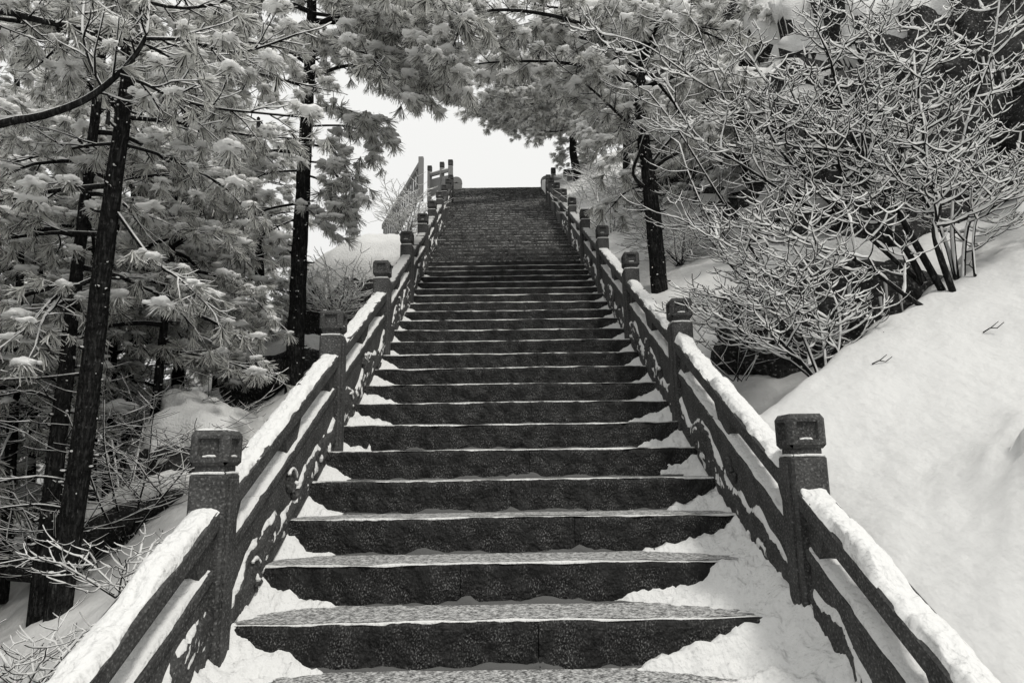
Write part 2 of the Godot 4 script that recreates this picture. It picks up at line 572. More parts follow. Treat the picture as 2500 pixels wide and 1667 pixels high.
func cap_shape(g: Geo, c: Vector3, w: float, h: float) -> void:
	# the square head of a post: chamfered, each side with a sunk square
	var b := w * 0.1
	var hw := w / 2.0
	for k in 4:
		var ang := PI / 2.0 * k
		var out := Vector3(sin(ang), 0, cos(ang))
		var right := Vector3(cos(ang), 0, -sin(ang))
		var f := func(u: float, y: float, d: float) -> Vector3: return c + right * u + Vector3(0, y, 0) + out * d
		var o := hw - b
		var inn := hw * 0.55
		var y0 := b; var y1 := h - b * 1.3
		var q0 := h * 0.25; var q1 := h * 0.77
		var A: Array = [f.call(-o, y0, hw), f.call(o, y0, hw), f.call(o, y1, hw), f.call(-o, y1, hw)]
		var B: Array = [f.call(-inn, q0, hw), f.call(inn, q0, hw), f.call(inn, q1, hw), f.call(-inn, q1, hw)]
		var dd := hw - 0.015
		var C: Array = [f.call(-inn * 0.9, q0 + 0.003, dd), f.call(inn * 0.9, q0 + 0.003, dd), f.call(inn * 0.9, q1 - 0.003, dd), f.call(-inn * 0.9, q1 - 0.003, dd)]
		for e in 4:
			var n := (e + 1) % 4
			g.quad(A[e], A[n], B[n], B[e])
			g.quad(B[e], B[n], C[n], C[e])
		g.quad(C[0], C[1], C[2], C[3])
		g.quad(A[3], A[2], f.call(o, h, hw - b), f.call(-o, h, hw - b))
		g.quad(f.call(-o, 0, hw - b), f.call(o, 0, hw - b), A[1], A[0])
		var nxt := Vector3(sin(ang + PI / 2), 0, cos(ang + PI / 2))
		var nr := Vector3(cos(ang + PI / 2), 0, -sin(ang + PI / 2))
		var f2 := func(u: float, y: float, d: float) -> Vector3: return c + nr * u + Vector3(0, y, 0) + nxt * d
		g.quad(A[1], f2.call(-o, y0, hw), f2.call(-o, y1, hw), A[2])
		g.tri(A[2], f2.call(-o, y1, hw), f.call(o, h, hw - b))
	var t := hw - b
	g.quad(c + Vector3(-t, h, t), c + Vector3(t, h, t), c + Vector3(t, h, -t), c + Vector3(-t, h, -t))
	g.quad(c + Vector3(-t, 0, -t), c + Vector3(t, 0, -t), c + Vector3(t, 0, t), c + Vector3(-t, 0, t))


func snow_pad(g: Geo, c: Vector3, hx: float, hz: float, th: float, rag := 0.25, res := 12) -> void:
	# a thin, uneven cushion of snow on a level top
	var pts := PackedVector3Array()
	for a in res:
		for b in res:
			var u := -1.0 + 2.0 * b / float(res - 1)
			var w := -1.0 + 2.0 * a / float(res - 1)
			var e := clampf(1.0 - maxf(absf(u), absf(w)), 0.0, 0.3) / 0.3
			var nn := nz.get_noise_2d((c.x + u * hx) * 900.0, (c.z + w * hz) * 900.0)
			pts.append(c + Vector3(u * hx * (1.0 + 0.06 * nn), -0.004 + th * (sqrt(e) * (0.8 + rag * 1.6 * nn)), -w * hz * (1.0 + 0.06 * nn)))
	g.sheet(res, res, pts)


func rail_snow(g: Geo, a: Vector3, b: Vector3, hw: float, th: float, lean: float) -> void:
	# snow lying along a sloping rail: a long cushion with crumbled sides
	var n := int((b - a).length() / (0.012 if th > 0.03 else 0.02)) + 2
	var cols := 15
	var pts := PackedVector3Array()
	for k in n:
		var f := float(k) / float(n - 1)
		var p := a.lerp(b, f)
		var s := p.z * 100.0
		var t := th * clampf(0.9 + 1.5 * nz.get_noise_2d(s * 3.0, a.x * 900.0) + 0.5 * nz.get_noise_2d(s * 11.0, 40.0), 0.35, 1.8)
		for q in cols:
			var u := -1.0 + 2.0 * q / float(cols - 1)
			var prof := pow(maxf(0.0, 1.0 - pow(absf(u), 3.2)), 0.6)
			var rough := nz.get_noise_3d(p.x * 500.0 + u * 40.0, s * 7.0, 11.0)
			var wide := hw * (1.0 + 0.2 * nz.get_noise_2d(s * 6.0, u * 300.0 + a.x * 100.0))
			pts.append(p + Vector3(u * wide, -0.004 + t * prof * (1.0 + lean * u + 0.25 * rough) + th * 0.4 * nz.get_noise_3d(p.x * 500.0 + u * 90.0, s * 20.0, 91.0) * prof, 0))
	g.sheet(n, cols, pts)
	for e in [0, n - 1]:
		for q in cols - 1:
			var p := pts[e * cols + q]; var r := pts[e * cols + q + 1]
			var p0 := Vector3(p.x, pts[e * cols].y, p.z); var r0 := Vector3(r.x, pts[e * cols].y, r.z)
			if e == 0: g.quad(p0, r0, r, p)
			else: g.quad(r0, p0, p, r)


func arc(ctr: Vector3, inn: float, r: float, a0: float, a1: float, n: int, shrink := 0.0) -> PackedVector3Array:
	# points round a circle in the plane of a panel (ahead and up)
	var out := PackedVector3Array()
	for k in n + 1:
		var f := float(k) / float(n)
		var a := lerpf(a0, a1, f)
		var rr := r * (1.0 - shrink * f)
		out.append(ctr + Vector3(inn, sin(a) * rr, -cos(a) * rr))
	return out


func carving(parent: Node, face_x: float, dz: float, inward: float, z0: float, z1: float, y_of: Callable, sd: int, fine: bool) -> void:
	# clouds and a drum in high relief along the lower half of the panel, snow caught on every ledge
	rng.seed = sd
	var s := Geo.new()
	s.jitter = 0.35
	var n := 7 if fine else 5
	# the ground of the relief: swelling cloud forms with a wavy upper edge
	var cell := FastNoiseLite.new()
	cell.noise_type = FastNoiseLite.TYPE_CELLULAR; cell.cellular_return_type = FastNoiseLite.RETURN_DISTANCE
	cell.frequency = 0.1; cell.seed = sd
	var swell := func(z: float, y: float) -> float:
		var top := 0.15 + 0.05 * sin(z * 9.0 + sd) + 0.35 * nz.get_noise_2d(z * 160.0, sd * 50.0) * 0.3
		var m := smoothstep(0.0, 0.03, top - y) * smoothstep(-0.03, 0.0, y)
		var wx := nz.get_noise_2d(z * 500.0, y * 500.0 + sd) * 0.06
		var d: float = cell.get_noise_2d((z + wx) * 130.0, (y - wx) * 130.0)
		return m * (0.006 + 0.024 * clampf(-d * 1.3 - 0.1, 0.0, 1.0))
	var rc := int((z1 - z0) / (0.012 if fine else 0.022)) + 2
	var rr := 18 if fine else 12
	var rp := PackedVector3Array()
	var sp2 := PackedVector3Array()
	var ssk := PackedByteArray()
	for a in rr:
		var y := -0.03 + 0.27 * a / float(rr - 1)
		for b in rc:
			var z := lerpf(z0, z1, float(b) / float(rc - 1))
			var p := V(face_x, y_of.call(z) + y, z) + Vector3(0, 0, dz)
			rp.append(p + Vector3(inward * (swell.call(z, y) - 0.002), 0, 0))
			var lodge := nz.get_noise_2d(z * 330.0 + sd * 9.0, y * 700.0)
			sp2.append(p + Vector3(inward * (swell.call(z + 0.004, y - 0.015) - 0.0085 + 0.013 * lodge), 0, 0))
			ssk.append(0)
	var rg := Geo.new()
	rg.sheet(rr, rc, rp, inward > 0.0)
	put("relief", rg, m_stone, parent)
	s.sheet(rr, rc, sp2, inward > 0.0, ssk)
	n = 3
	for k in n:
		var g := Geo.new()
		var f := (k + 0.5 + rnd(-0.25, 0.25)) / n
		var z := lerpf(z0 + 0.12, z1 - 0.1, f)
		var up: float = 0.05 + (0.13 if k % 3 == 1 else rnd(0.0, 0.06))
		var c := V(face_x, y_of.call(z) + up, z) + Vector3(0, 0, dz)
		var r := rnd(0.045, 0.075)
		var turn := 1.0 if rnd() < 0.5 else -1.0
		g.tube(arc(c, inward * 0.006, r, -0.6, -0.6 + turn * TAU * 1.35, 18 if fine else 10, 0.75), 0.017, 0.011, 6 if fine else 4)
		blob(g, c + Vector3(inward * 0.004, 0, 0), Vector3(0.017, r * 0.95, r * 0.95), 0.3, 5, 8, 2.0)
		for e in 2:
			var c2 := c + Vector3(0, rnd(-0.07, -0.02), rnd(-0.1, 0.1))
			g.tube(arc(c2, inward * 0.01, r * 0.6, 0.4, 0.4 - turn * 4.5, 9, 0.5), 0.019, 0.01, 5)
		put("cloud_scroll", g, m_stone, parent)
		var a0 := rnd(0.35, 0.7)
		if rnd() < 0.55:
			s.tube(arc(c, inward * 0.02, r + 0.012, a0, PI - rnd(0.6, 1.5), 8), 0.005, rnd(0.008, 0.016), 5)
		for e in int(rnd(0, 2.5)):
			blob(s, c + Vector3(inward * 0.018, -r * rnd(0.0, 1.1), rnd(-0.09, 0.09)), Vector3(0.013, rnd(0.008, 0.024), rnd(0.01, 0.024)), 0.8, 6, 8, 8.0)
	# snow plastered along the foot
	for k in (8 if fine else 4):
		var z := lerpf(z0, z1, rnd())
		blob(s, V(face_x + inward * 0.006, y_of.call(z) + rnd(-0.02, 0.06), z) + Vector3(0, 0, dz), Vector3(0.014, rnd(0.012, 0.05), rnd(0.01, 0.03)), 0.9, 6, 9, 8.0)
	put("snow", s, m_snow, parent, "stuff")


func balustrade(called: String, label: String, side: float, zs: Array, xs: Array, snow: Array) -> void:
	var first: float = zs[0]
	var root := thing(called, label, "balustrade", V(xs[0], nose(first), first))
	var inv := -root.position
	for k in zs.size():
		var z: float = zs[k]
		var x: float = xs[k]
		rng.seed = 40 + k + int(side * 100.0)
		var base := V(x, nose(z), z) + inv
		var post := Geo.new()
		var w := 0.07
		post.bevelled(base + Vector3(-w, -0.3, -w), base + Vector3(w, 0.64, w), 0.009)
		# sunk channel down the front: two narrow fillets standing proud of the shaft
		post.bevelled(base + Vector3(-side * w - 0.012, -0.25, -w * 0.55), base + Vector3(-side * w + 0.012, 0.62, w * 0.55), 0.005)
		var pn := put("post", post, m_stone, root)
		var neck := Geo.new()
		neck.bevelled(base + Vector3(-w * 0.82, 0.63, -w * 0.82), base + Vector3(w * 0.82, 0.672, w * 0.82), 0.006)
		put("neck", neck, m_stone, pn)
		var cap := Geo.new()
		cap_shape(cap, base + Vector3(0, 0.668, 0), 0.15, 0.137)
		put("cap", cap, m_stone, pn)
		var sn := Geo.new()
		if k < 9:
			snow_pad(sn, base + Vector3(0, 0.805, 0), 0.062, 0.062, rnd(0.006, 0.014), 0.5)
			# snow on the ledge below the head and in the sunk squares
			for s2 in [[0.0, 1.0], [-side, 0.0]]:
				var d := Vector3(s2[0], 0, s2[1])
				var al := Vector3(d.z, 0, -d.x)
				sn.tube(PackedVector3Array([base + d * 0.064 - al * 0.06 + Vector3(0, 0.641, 0), base + d * 0.066 + Vector3(0, 0.643, 0), base + d * 0.064 + al * 0.06 + Vector3(0, 0.641, 0)]), 0.005, 0.006, 5)
				if rnd() < 0.75:
					var o := rnd(-0.015, 0.01)
					sn.tube(PackedVector3Array([base + d * 0.066 + al * (o - 0.02) + Vector3(0, 0.704, 0), base + d * 0.068 + al * o + Vector3(0, 0.706, 0), base + d * 0.066 + al * (o + 0.025) + Vector3(0, 0.704, 0)]), 0.004, 0.007, 5)
		put("snow", sn, m_snow, pn, "stuff")
		if k == zs.size() - 1:
			break
		var zn: float = zs[k + 1]
		var xn: float = xs[k + 1]
		var za := z + w - 0.004
		var zb := zn - w + 0.004
		var at := func(zz: float, y: float) -> Vector3: return V(lerpf(x, xn, (zz - z) / (zn - z)), nose(zz) + y, zz) + inv
		var a: Vector3 = at.call(za, 0.0)
		var b: Vector3 = at.call(zb, 0.0)
		var rail := Geo.new()
		sweep(rail, [[-0.045, 0.445], [0.045, 0.445], [0.05, 0.452], [0.05, 0.466], [0.06, 0.472], [0.06, 0.532], [0.052, 0.54], [-0.052, 0.54], [-0.06, 0.532], [-0.06, 0.472], [-0.05, 0.466], [-0.05, 0.452]], a, b)
		var rn := put("handrail", rail, m_stone, root)
		var panel := Geo.new()
		sweep(panel, [[-0.036, -0.01], [0.036, -0.01], [0.036, 0.285], [0.05, 0.292], [0.05, 0.326], [0.046, 0.33], [-0.046, 0.33], [-0.05, 0.326], [-0.05, 0.292], [-0.036, 0.285]], a, b)
		sweep(panel, [[-0.046, -0.06], [0.046, -0.06], [0.046, 0.0], [-0.046, 0.0]], a, b)
		var pl := put("panel", panel, m_stone, root)
		# cloud-shaped blocks that carry the rail: one in the middle, a half one at each post
		for q in [[za, za + 0.13, 0], [(za + zb) / 2.0 - 0.13, (za + zb) / 2.0 + 0.13, 1], [zb - 0.13, zb, 2]]:
			var bk := Geo.new()
			var p: float = q[0]; var r: float = q[1]
			var p2 := p + (0.0 if q[2] == 0 else 0.06)
			var r2 := r - (0.0 if q[2] == 2 else 0.06)
			var lo: Array = []
			for e in [[p2, -0.03, 0.329], [p2, 0.03, 0.329], [r2, 0.03, 0.329], [r2, -0.03, 0.329], [p, -0.034, 0.447], [p, 0.034, 0.447], [r, 0.034, 0.447], [r, -0.034, 0.447]]:
				lo.append(at.call(e[0], e[2]) + Vector3(e[1], 0, 0))
			bk.hexa(lo)
			put("cloud_block", bk, m_stone, root)
		var th: float = snow[k]
		if th > 0.0:
			var sg := Geo.new()
			rail_snow(sg, at.call(za + 0.005, 0.54), at.call(zb - 0.005, 0.54), 0.055, th, -0.15 * side)
			put("snow", sg, m_snow if th > 0.012 else m_scuffed, rn)
		var sh := Geo.new()
		rail_snow(sh, at.call(za + 0.01, 0.332), at.call(zb - 0.01, 0.332), 0.043, 0.024, 0.2 * side)
		put("snow", sh, m_snow, pl)
		if k < 7:
			var face := (a.x + b.x) / 2.0 - side * 0.036
			var slant := (b.x - a.x) / (zb - za)
			carving(pl, face, inv.z, -side, za, zb, func(zz: float) -> float: return nose(zz) + inv.y, 900 + k * 7 + int(side * 3.0), k < 4)


func build_balustrades() -> void:
	balustrade("stone_balustrade", "dark carved stone balustrade on the left of the stairs with snow on its handrail", -1.0,
		[0.98, 2.62, 4.24, 5.82, 7.52, 9.2, 10.98, 12.74, 14.5, 16.45, 18.1], [-1.15, -1.15, -1.15, -1.15, -1.2, -1.24, -1.32, -1.38, -1.46, -1.56, -1.64],
		[0.03, 0.026, 0.015, 0.012, 0.01, 0.008, 0.012, 0.0, 0.0, 0.0])
	balustrade("stone_balustrade", "dark carved stone balustrade on the right of the stairs below the snow slope", 1.0,
		[0.98, 2.69, 4.42, 6.08, 7.8, 9.48, 11.28, 13.0, 14.7, 16.45, 17.6], [1.17, 1.17, 1.17, 1.17, 1.17, 1.17, 1.17, 1.17, 1.17, 1.17, 1.17],
		[0.032, 0.034, 0.026, 0.015, 0.012, 0.012, 0.01, 0.0, 0.0, 0.0])
	# round drum stones that end the top flight
	for d in [[-1.83, "round drum stone at the top left end of the stairs"], [1.42, "round drum stone at the top right end of the stairs"]]:
		var z := 22.4
		var o := thing("drum_stone", d[1], "drum stone", V(d[0], nose(z) + 0.02, z))
		var g := Geo.new()
		var prev: Array = []
		for k in 22:
			var a := PI * 1.25 * k / 21.0 - 0.4
			var p := Vector3(0, 0.2 + sin(a) * 0.21, 0.0) + Vector3(cos(a) * 0.21, 0, 0)
			if prev:
				var q: Vector3 = prev[0]
				var f := Vector3(0, 0, 0.07)
				g.quad(p + f, q + f, q - f, p - f)
				g.tri(Vector3(0, 0.2, 0.07), q + f, p + f)
				g.tri(Vector3(0, 0.2, -0.07), p - f, q - f)
			prev = [p]
		put("drum", g, m_hazed_stone, o)
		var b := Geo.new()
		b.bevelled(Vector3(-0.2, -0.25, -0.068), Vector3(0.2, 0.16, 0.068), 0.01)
		put("plinth", b, m_hazed_stone, o)
	# the terrace balustrades at the top, seen small
	low_fence("terrace_balustrade", "short haze-grey stone balustrade along the terrace edge at the top left", [V(-2.87, 9.75, 23.0), V(-2.35, 9.6, 22.4), V(-1.95, 9.2, 21.4)], 1.2)
	low_fence("terrace_balustrade", "short haze-grey stone balustrade running right from the stair top beside the pine", [V(1.62, 9.3, 21.6), V(2.0, 8.95, 21.0), V(2.02, 8.5, 20.0)], 0.85)
	build_slat_rail()


func low_fence(called: String, label: String, pts: Array, h: float) -> void:
	var root := thing(called, label, "balustrade", pts[0])
	for k in pts.size():
		var p: Vector3 = pts[k] - pts[0]
		var g := Geo.new()
		g.bevelled(p + Vector3(-0.08, -0.6, -0.08), p + Vector3(0.08, h - 0.22, 0.08), 0.01)
		var pn := put("post", g, m_hazed_stone, root)
		var c := Geo.new()
		cap_shape(c, p + Vector3(0, h - 0.2, 0), 0.17, 0.2)
		put("cap", c, m_stone, pn)
		if k + 1 < pts.size():
			var q: Vector3 = pts[k + 1] - pts[0]
			for lay in [[h - 0.42, h - 0.32, "handrail", 0.05], [0.0, h - 0.55, "panel", 0.035]]:
				var s := Geo.new()
				var side: Vector3 = (q - p).cross(Vector3.UP).normalized() * lay[3]
				var y0 := Vector3(0, lay[0], 0); var y1 := Vector3(0, lay[1], 0)
				s.hexa([p + side + y0, q + side + y0, q - side + y0, p - side + y0, p + side + y1, q + side + y1, q - side + y1, p - side + y1])
				put(lay[2], s, m_hazed_stone, root)
			var sn := Geo.new()
			sn.tube(PackedVector3Array([p + Vector3(0, h - 0.31, 0), (p + q) / 2 + Vector3(0, h - 0.3, 0), q + Vector3(0, h - 0.31, 0)]), 0.04, 0.05, 6)
			put("snow", sn, m_snow, root)


func build_slat_rail() -> void:
	# a slatted railing that comes down from the terrace on the far left
	var a := V(-3.14, 10.93, 22.60)
	var b := V(-4.99, 9.44, 25.20)
	var root := thing("slatted_railing", "haze-paled sloping railing with upright slats descending behind the boulder", "railing", b)
	a -= root.position; b = Vector3.ZERO
	var across := (b - a).cross(Vector3.UP).normalized() * 0.05
	var rail := func(y0: float, y1: float, w: float, called: String) -> void:
		var g := Geo.new()
		var s := across * w
		g.hexa([b - s + Vector3(0, y0, 0), b + s + Vector3(0, y0, 0), a + s + Vector3(0, y0, 0), a - s + Vector3(0, y0, 0), b - s + Vector3(0, y1, 0), b + s + Vector3(0, y1, 0), a + s + Vector3(0, y1, 0), a - s + Vector3(0, y1, 0)])
		put(called, g, m_hazed_stone, root)
	rail.call(-0.12, 0.06, 1.3, "handrail")
	rail.call(-1.25, -1.02, 1.5, "lower_rail")
	for k in 16:
		var p: Vector3 = b.lerp(a, (k + 0.5) / 16.0)
		var g := Geo.new()
		g.bevelled(p + Vector3(-0.035, -1.04, -0.035), p + Vector3(0.035, -0.1, 0.035), 0.008)
		put("slat", g, m_hazed_stone, root)
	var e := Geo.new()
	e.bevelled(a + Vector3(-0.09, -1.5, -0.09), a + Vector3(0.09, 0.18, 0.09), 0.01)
	put("end_post", e, m_hazed_stone, root)


# ------------------------------------------------------------------ rocks
func boulder(called: String, label: String, ctr: Vector3, rad: Vector3, rough: float, snowline: float, sd: int, basis := Basis(), rings := 40, segs := 64) -> Node3D:
	var root := thing(called, label, "boulder", ctr)
	var g := Geo.new()
	var sn := Geo.new()
	var pts := PackedVector3Array()
	var spts := PackedVector3Array()
	var sk := PackedByteArray()
	for a in rings + 1:
		var th := PI * float(a) / float(rings)
		for b in segs + 1:
			var ph := TAU * float(b % segs) / float(segs)
			var d := Vector3(sin(th) * cos(ph), -cos(th), -sin(th) * sin(ph))
			var p := basis * (d * rad)
			var nn := nz.get_noise_3dv(p * 70.0 + Vector3(sd * 100.0, 0, 0)) + 0.45 * nz.get_noise_3dv(p * 190.0) + 0.15 * nz.get_noise_3dv(p * 600.0)
			p *= 1.0 + rough * nn
			pts.append(p)
			var e := (basis * (d / rad)).normalized()
			var lie := e.y - snowline + 0.22 * nz.get_noise_3dv(p * 160.0 + Vector3(0, 77, 0)) + 0.12 * nz.get_noise_3dv(p * 600.0)
			spts.append(p + Vector3(0, 1, 0) * clampf(lie * 0.3, -0.03, 0.08) + e * clampf(lie * 0.2, -0.06, 0.03))
			sk.append(1 if lie < -0.25 else 0)
	g.sheet(rings + 1, segs + 1, pts)
	sn.sheet(rings + 1, segs + 1, spts, false, sk)
	put("rock", g, m_rock, root)
	put("snow_cover", sn, m_snow, root)
	return root


func icicles(root: Node3D, spots: Array) -> void:
	for s in spots:
		var p: Vector3 = s[0]
		var g := Geo.new()
		g.tube(PackedVector3Array([p, p + Vector3(0, -s[1] * 0.5, 0), p + Vector3(0.004, -s[1], 0)]), 0.013, 0.003, 6)
		put("icicle", g, m_ice, root)


func build_rocks() -> void:
	boulder("boulder", "big round boulder with a smooth snow cap behind the left balustrade", V(-2.78, 2.85, 11.8), Vector3(1.5, 0.95, 1.3), 0.1, 0.14, 1, Basis(Vector3(0, 0, 1), 0.72))
	boulder("boulder", "snow-mounded boulder with a black undercut among the pine trunks", V(-3.3, 0.12, 7.2), Vector3(0.62, 0.62, 0.7), 0.45, 0.12, 2)
	boulder("boulder", "dark low boulder leaning behind the second pine trunk on the left", V(-3.15, 1.3, 9.4), Vector3(0.9, 0.45, 0.7), 0.35, 0.6, 3, Basis(Vector3(0, 0, 1), 0.35))
	boulder("boulder", "long black slab of rock lying under the snow-mounded boulder", V(-3.7, -0.55, 6.4), Vector3(0.85, 0.2, 0.5), 0.35, 0.75, 4, Basis(Vector3(0, 0, 1), 0.45))
	var r := boulder("boulder", "black wet rock in the gully under the snowy shrub", V(2.62, 0.95, 5.25), Vector3(0.95, 0.78, 0.6), 0.35, 0.72, 5, Basis(Vector3(0, 0, 1), 0.25))
	var ic: Array = []
	rng.seed = 71
	for k in 14: ic.append([Vector3(-0.5 + rnd(-0.35, 0.8), 0.28 + rnd(-0.1, 0.12), 0.62 + rnd(-0.03, 0.08)), rnd(0.08, 0.28)])
	icicles(r, ic)
	var c := boulder("rock_cliff", "tall dark cliff patched with snow behind the right hand shrub", V(7.0, 3.4, 9.2), Vector3(3.7, 6.4, 3.4), 0.3, 0.2, 6, Basis(Vector3(0, 0, 1), -0.18), 150, 260)
	c.set_meta("category", "cliff")
	var d := boulder("rock_cliff", "black overhanging rock above the snow slope at the right edge", V(5.35, 3.3, 6.6), Vector3(1.9, 2.1, 1.1), 0.4, 0.6, 7, Basis(), 100, 160)
	d.set_meta("category", "cliff")
	var ic2: Array = []
	for k in 16: ic2.append([Vector3(rnd(-1.2, 0.6), rnd(-0.1, 0.6), 1.0 + rnd(-0.02, 0.1)), rnd(0.1, 0.35)])
	icicles(d, ic2)
	var e := boulder("rock_cliff", "dark rock face behind the small snowy pines at the top right", V(4.4, 6.6, 12.5), Vector3(1.6, 3.4, 1.2), 0.35, 0.5, 8, Basis(Vector3(0, 0, 1), -0.2), 50, 80)
	e.set_meta("category", "cliff")


# ------------------------------------------------------------------ plants
func fallen_twig(label: String, p: Vector3, l: float, turn: float) -> void:
	var o := thing("fallen_twig", label, "twig", p)
	var d := Vector3(cos(turn), 0.12, sin(turn))
	var g := Geo.new()
	g.tube(PackedVector3Array([Vector3.ZERO, d * l * 0.4 + Vector3(0, 0.012, 0), d * l * 0.75, d * l + Vector3(0, 0.02, 0.02)]), 0.004, 0.002, 5)
	put("stick", g, m_twig, o)
	var k := Geo.new()
	k.tube(PackedVector3Array([d * l * 0.4 + Vector3(0, 0.01, 0), d * l * 0.55 + Vector3(0.02, 0.04, 0.02)]), 0.003, 0.0015, 4)
	put("side_twig", k, m_twig, o)


func make_tufts() -> void:
	rng.seed = 5
	for variant in 5:
		var g := Geo.new()
		for k in 46:
			var ph := rnd(0, TAU)
			var th := deg_to_rad(36.0 * sqrt(rnd(0.01, 1.0)))
			var side := Vector3(cos(ph), 0, sin(ph))
			var dir := Vector3.UP * cos(th) + side * sin(th)
			var l := rnd(0.115, 0.145)
			var bend := Vector3(rnd(-0.15, 0.15), rnd(-0.25, 0.0), rnd(-0.15, 0.15))
			var p0 := Vector3.UP * rnd(-0.03, 0.0)
			var p1 := p0 + dir * l * 0.55
			var p2 := p0 + (dir + bend).normalized() * l
			var w := dir.cross(Vector3(rnd(-1, 1), rnd(-1, 1), rnd(-1, 1))).normalized()
			var wd := rnd(0.0019, 0.0038)
			var tone := rnd(0.65, 0.95) if rnd() < 0.7 else rnd(0.03, 0.09)
			var root := Color(tone, tone, tone * 0.97) * 0.75
			var tip := Color(tone, tone, tone * 0.98) * (0.7 if rnd() < 0.4 else 1.0)
			var b := g.v.size()
			var nn := dir.cross(w).normalized()
			for q in [[p0 - w * wd * 0.5, root], [p0 + w * wd * 0.5, root], [p1 + w * wd, tip.lerp(root, 0.35)], [p1 - w * wd, tip.lerp(root, 0.35)], [p2 + w * wd * 0.75, tip], [p2 - w * wd * 0.75, tip]]:
				g.v.append(q[0]); g.n.append(nn); g.c.append(q[1])
			# counter-clockwise for nn = dir x w
			for t in [[0, 2, 1], [0, 3, 2], [3, 4, 2], [3, 5, 4]]:
				g.i.append(b + t[0]); g.i.append(b + t[2]); g.i.append(b + t[1])
		tuft_meshes.append(g.mesh(m_needle))
	for variant in 3:
		var g := Geo.new()
		blob(g, Vector3(0, 0.002, 0), Vector3(rnd(0.05, 0.07), rnd(0.02, 0.028), rnd(0.045, 0.06)), 1.1, 7, 10, 16.0)
		for k in 4:
			blob(g, Vector3(rnd(-0.06, 0.06), rnd(-0.012, 0.018), rnd(-0.06, 0.06)), Vector3(rnd(0.015, 0.034), rnd(0.01, 0.02), rnd(0.015, 0.034)), 0.9, 4, 6, 18.0)
		# a hood of needles thick with rime
		for k in 22:
			var ph := rnd(0, TAU)
			var d := Vector3(cos(ph), rnd(-0.9, 0.25), sin(ph)).normalized()
			var o := Vector3(rnd(-0.025, 0.025), 0, rnd(-0.025, 0.025))
			var e := o + d * rnd(0.07, 0.115) - Vector3(0, 0.012, 0)
			var w := d.cross(Vector3(rnd(-0.5, 0.5), 1, rnd(-0.5, 0.5))).normalized() * rnd(0.0035, 0.006)
			var m := o.lerp(e, 0.55) + Vector3(0, 0.006, 0)
			g.tri(o, m + w, m - w); g.tri(m - w, m + w, e)
		clump_meshes.append(g.mesh(m_rime))


func scatter(called: String, meshes: Array, xf: Array, parent: Node) -> void:
	# copies too many to count, spread over a few variants
	var per: Array = []
	for m in meshes: per.append([])
	for k in xf.size(): per[k % meshes.size()].append(xf[k])
	for k in meshes.size():
		if per[k].is_empty(): continue
		var mm := MultiMesh.new()
		mm.transform_format = MultiMesh.TRANSFORM_3D
		mm.mesh = meshes[k]
		mm.instance_count = per[k].size()
		var buf := PackedFloat32Array()
		for t: Transform3D in per[k]:
			buf.append_array(PackedFloat32Array([t.basis.x.x, t.basis.y.x, t.basis.z.x, t.origin.x, t.basis.x.y, t.basis.y.y, t.basis.z.y, t.origin.y, t.basis.x.z, t.basis.y.z, t.basis.z.z, t.origin.z]))
		mm.buffer = buf
		var o := MultiMeshInstance3D.new()
		o.name = called
		o.multimesh = mm
		o.set_meta("kind", "stuff")
		parent.add_child(o, true)


func smooth(pts: Array, per := 4) -> PackedVector3Array:
	var out := PackedVector3Array()
	for k in pts.size() - 1:
		var a: Vector3 = pts[maxi(k - 1, 0)]; var b: Vector3 = pts[k]; var c: Vector3 = pts[k + 1]; var d: Vector3 = pts[mini(k + 2, pts.size() - 1)]
		for j in per: out.append(b.cubic_interpolate(c, a, d, float(j) / per))
	out.append(pts[-1])
	return out


func aim(dir: Vector3, size: float) -> Basis:
	var y := dir.normalized()
	var x := y.cross(Vector3(rnd(-1, 1), rnd(-1, 1), rnd(-1, 1)))
	x = x.normalized() if x.length_squared() > 1e-4 else y.cross(Vector3(0.3, 0.4, 0.9)).normalized()
	return Basis(x * size, y * size, x.cross(y) * size)


class Boughs:
	var twigs := Geo.new()
	var rime := Geo.new()
	func _init() -> void:
		rime.jitter = 0.3
		rime.up = Vector3(-0.25, 1.0, 0.6).normalized()   # rime grows into the wind
	var tufts: Array = []
	var clumps: Array = []


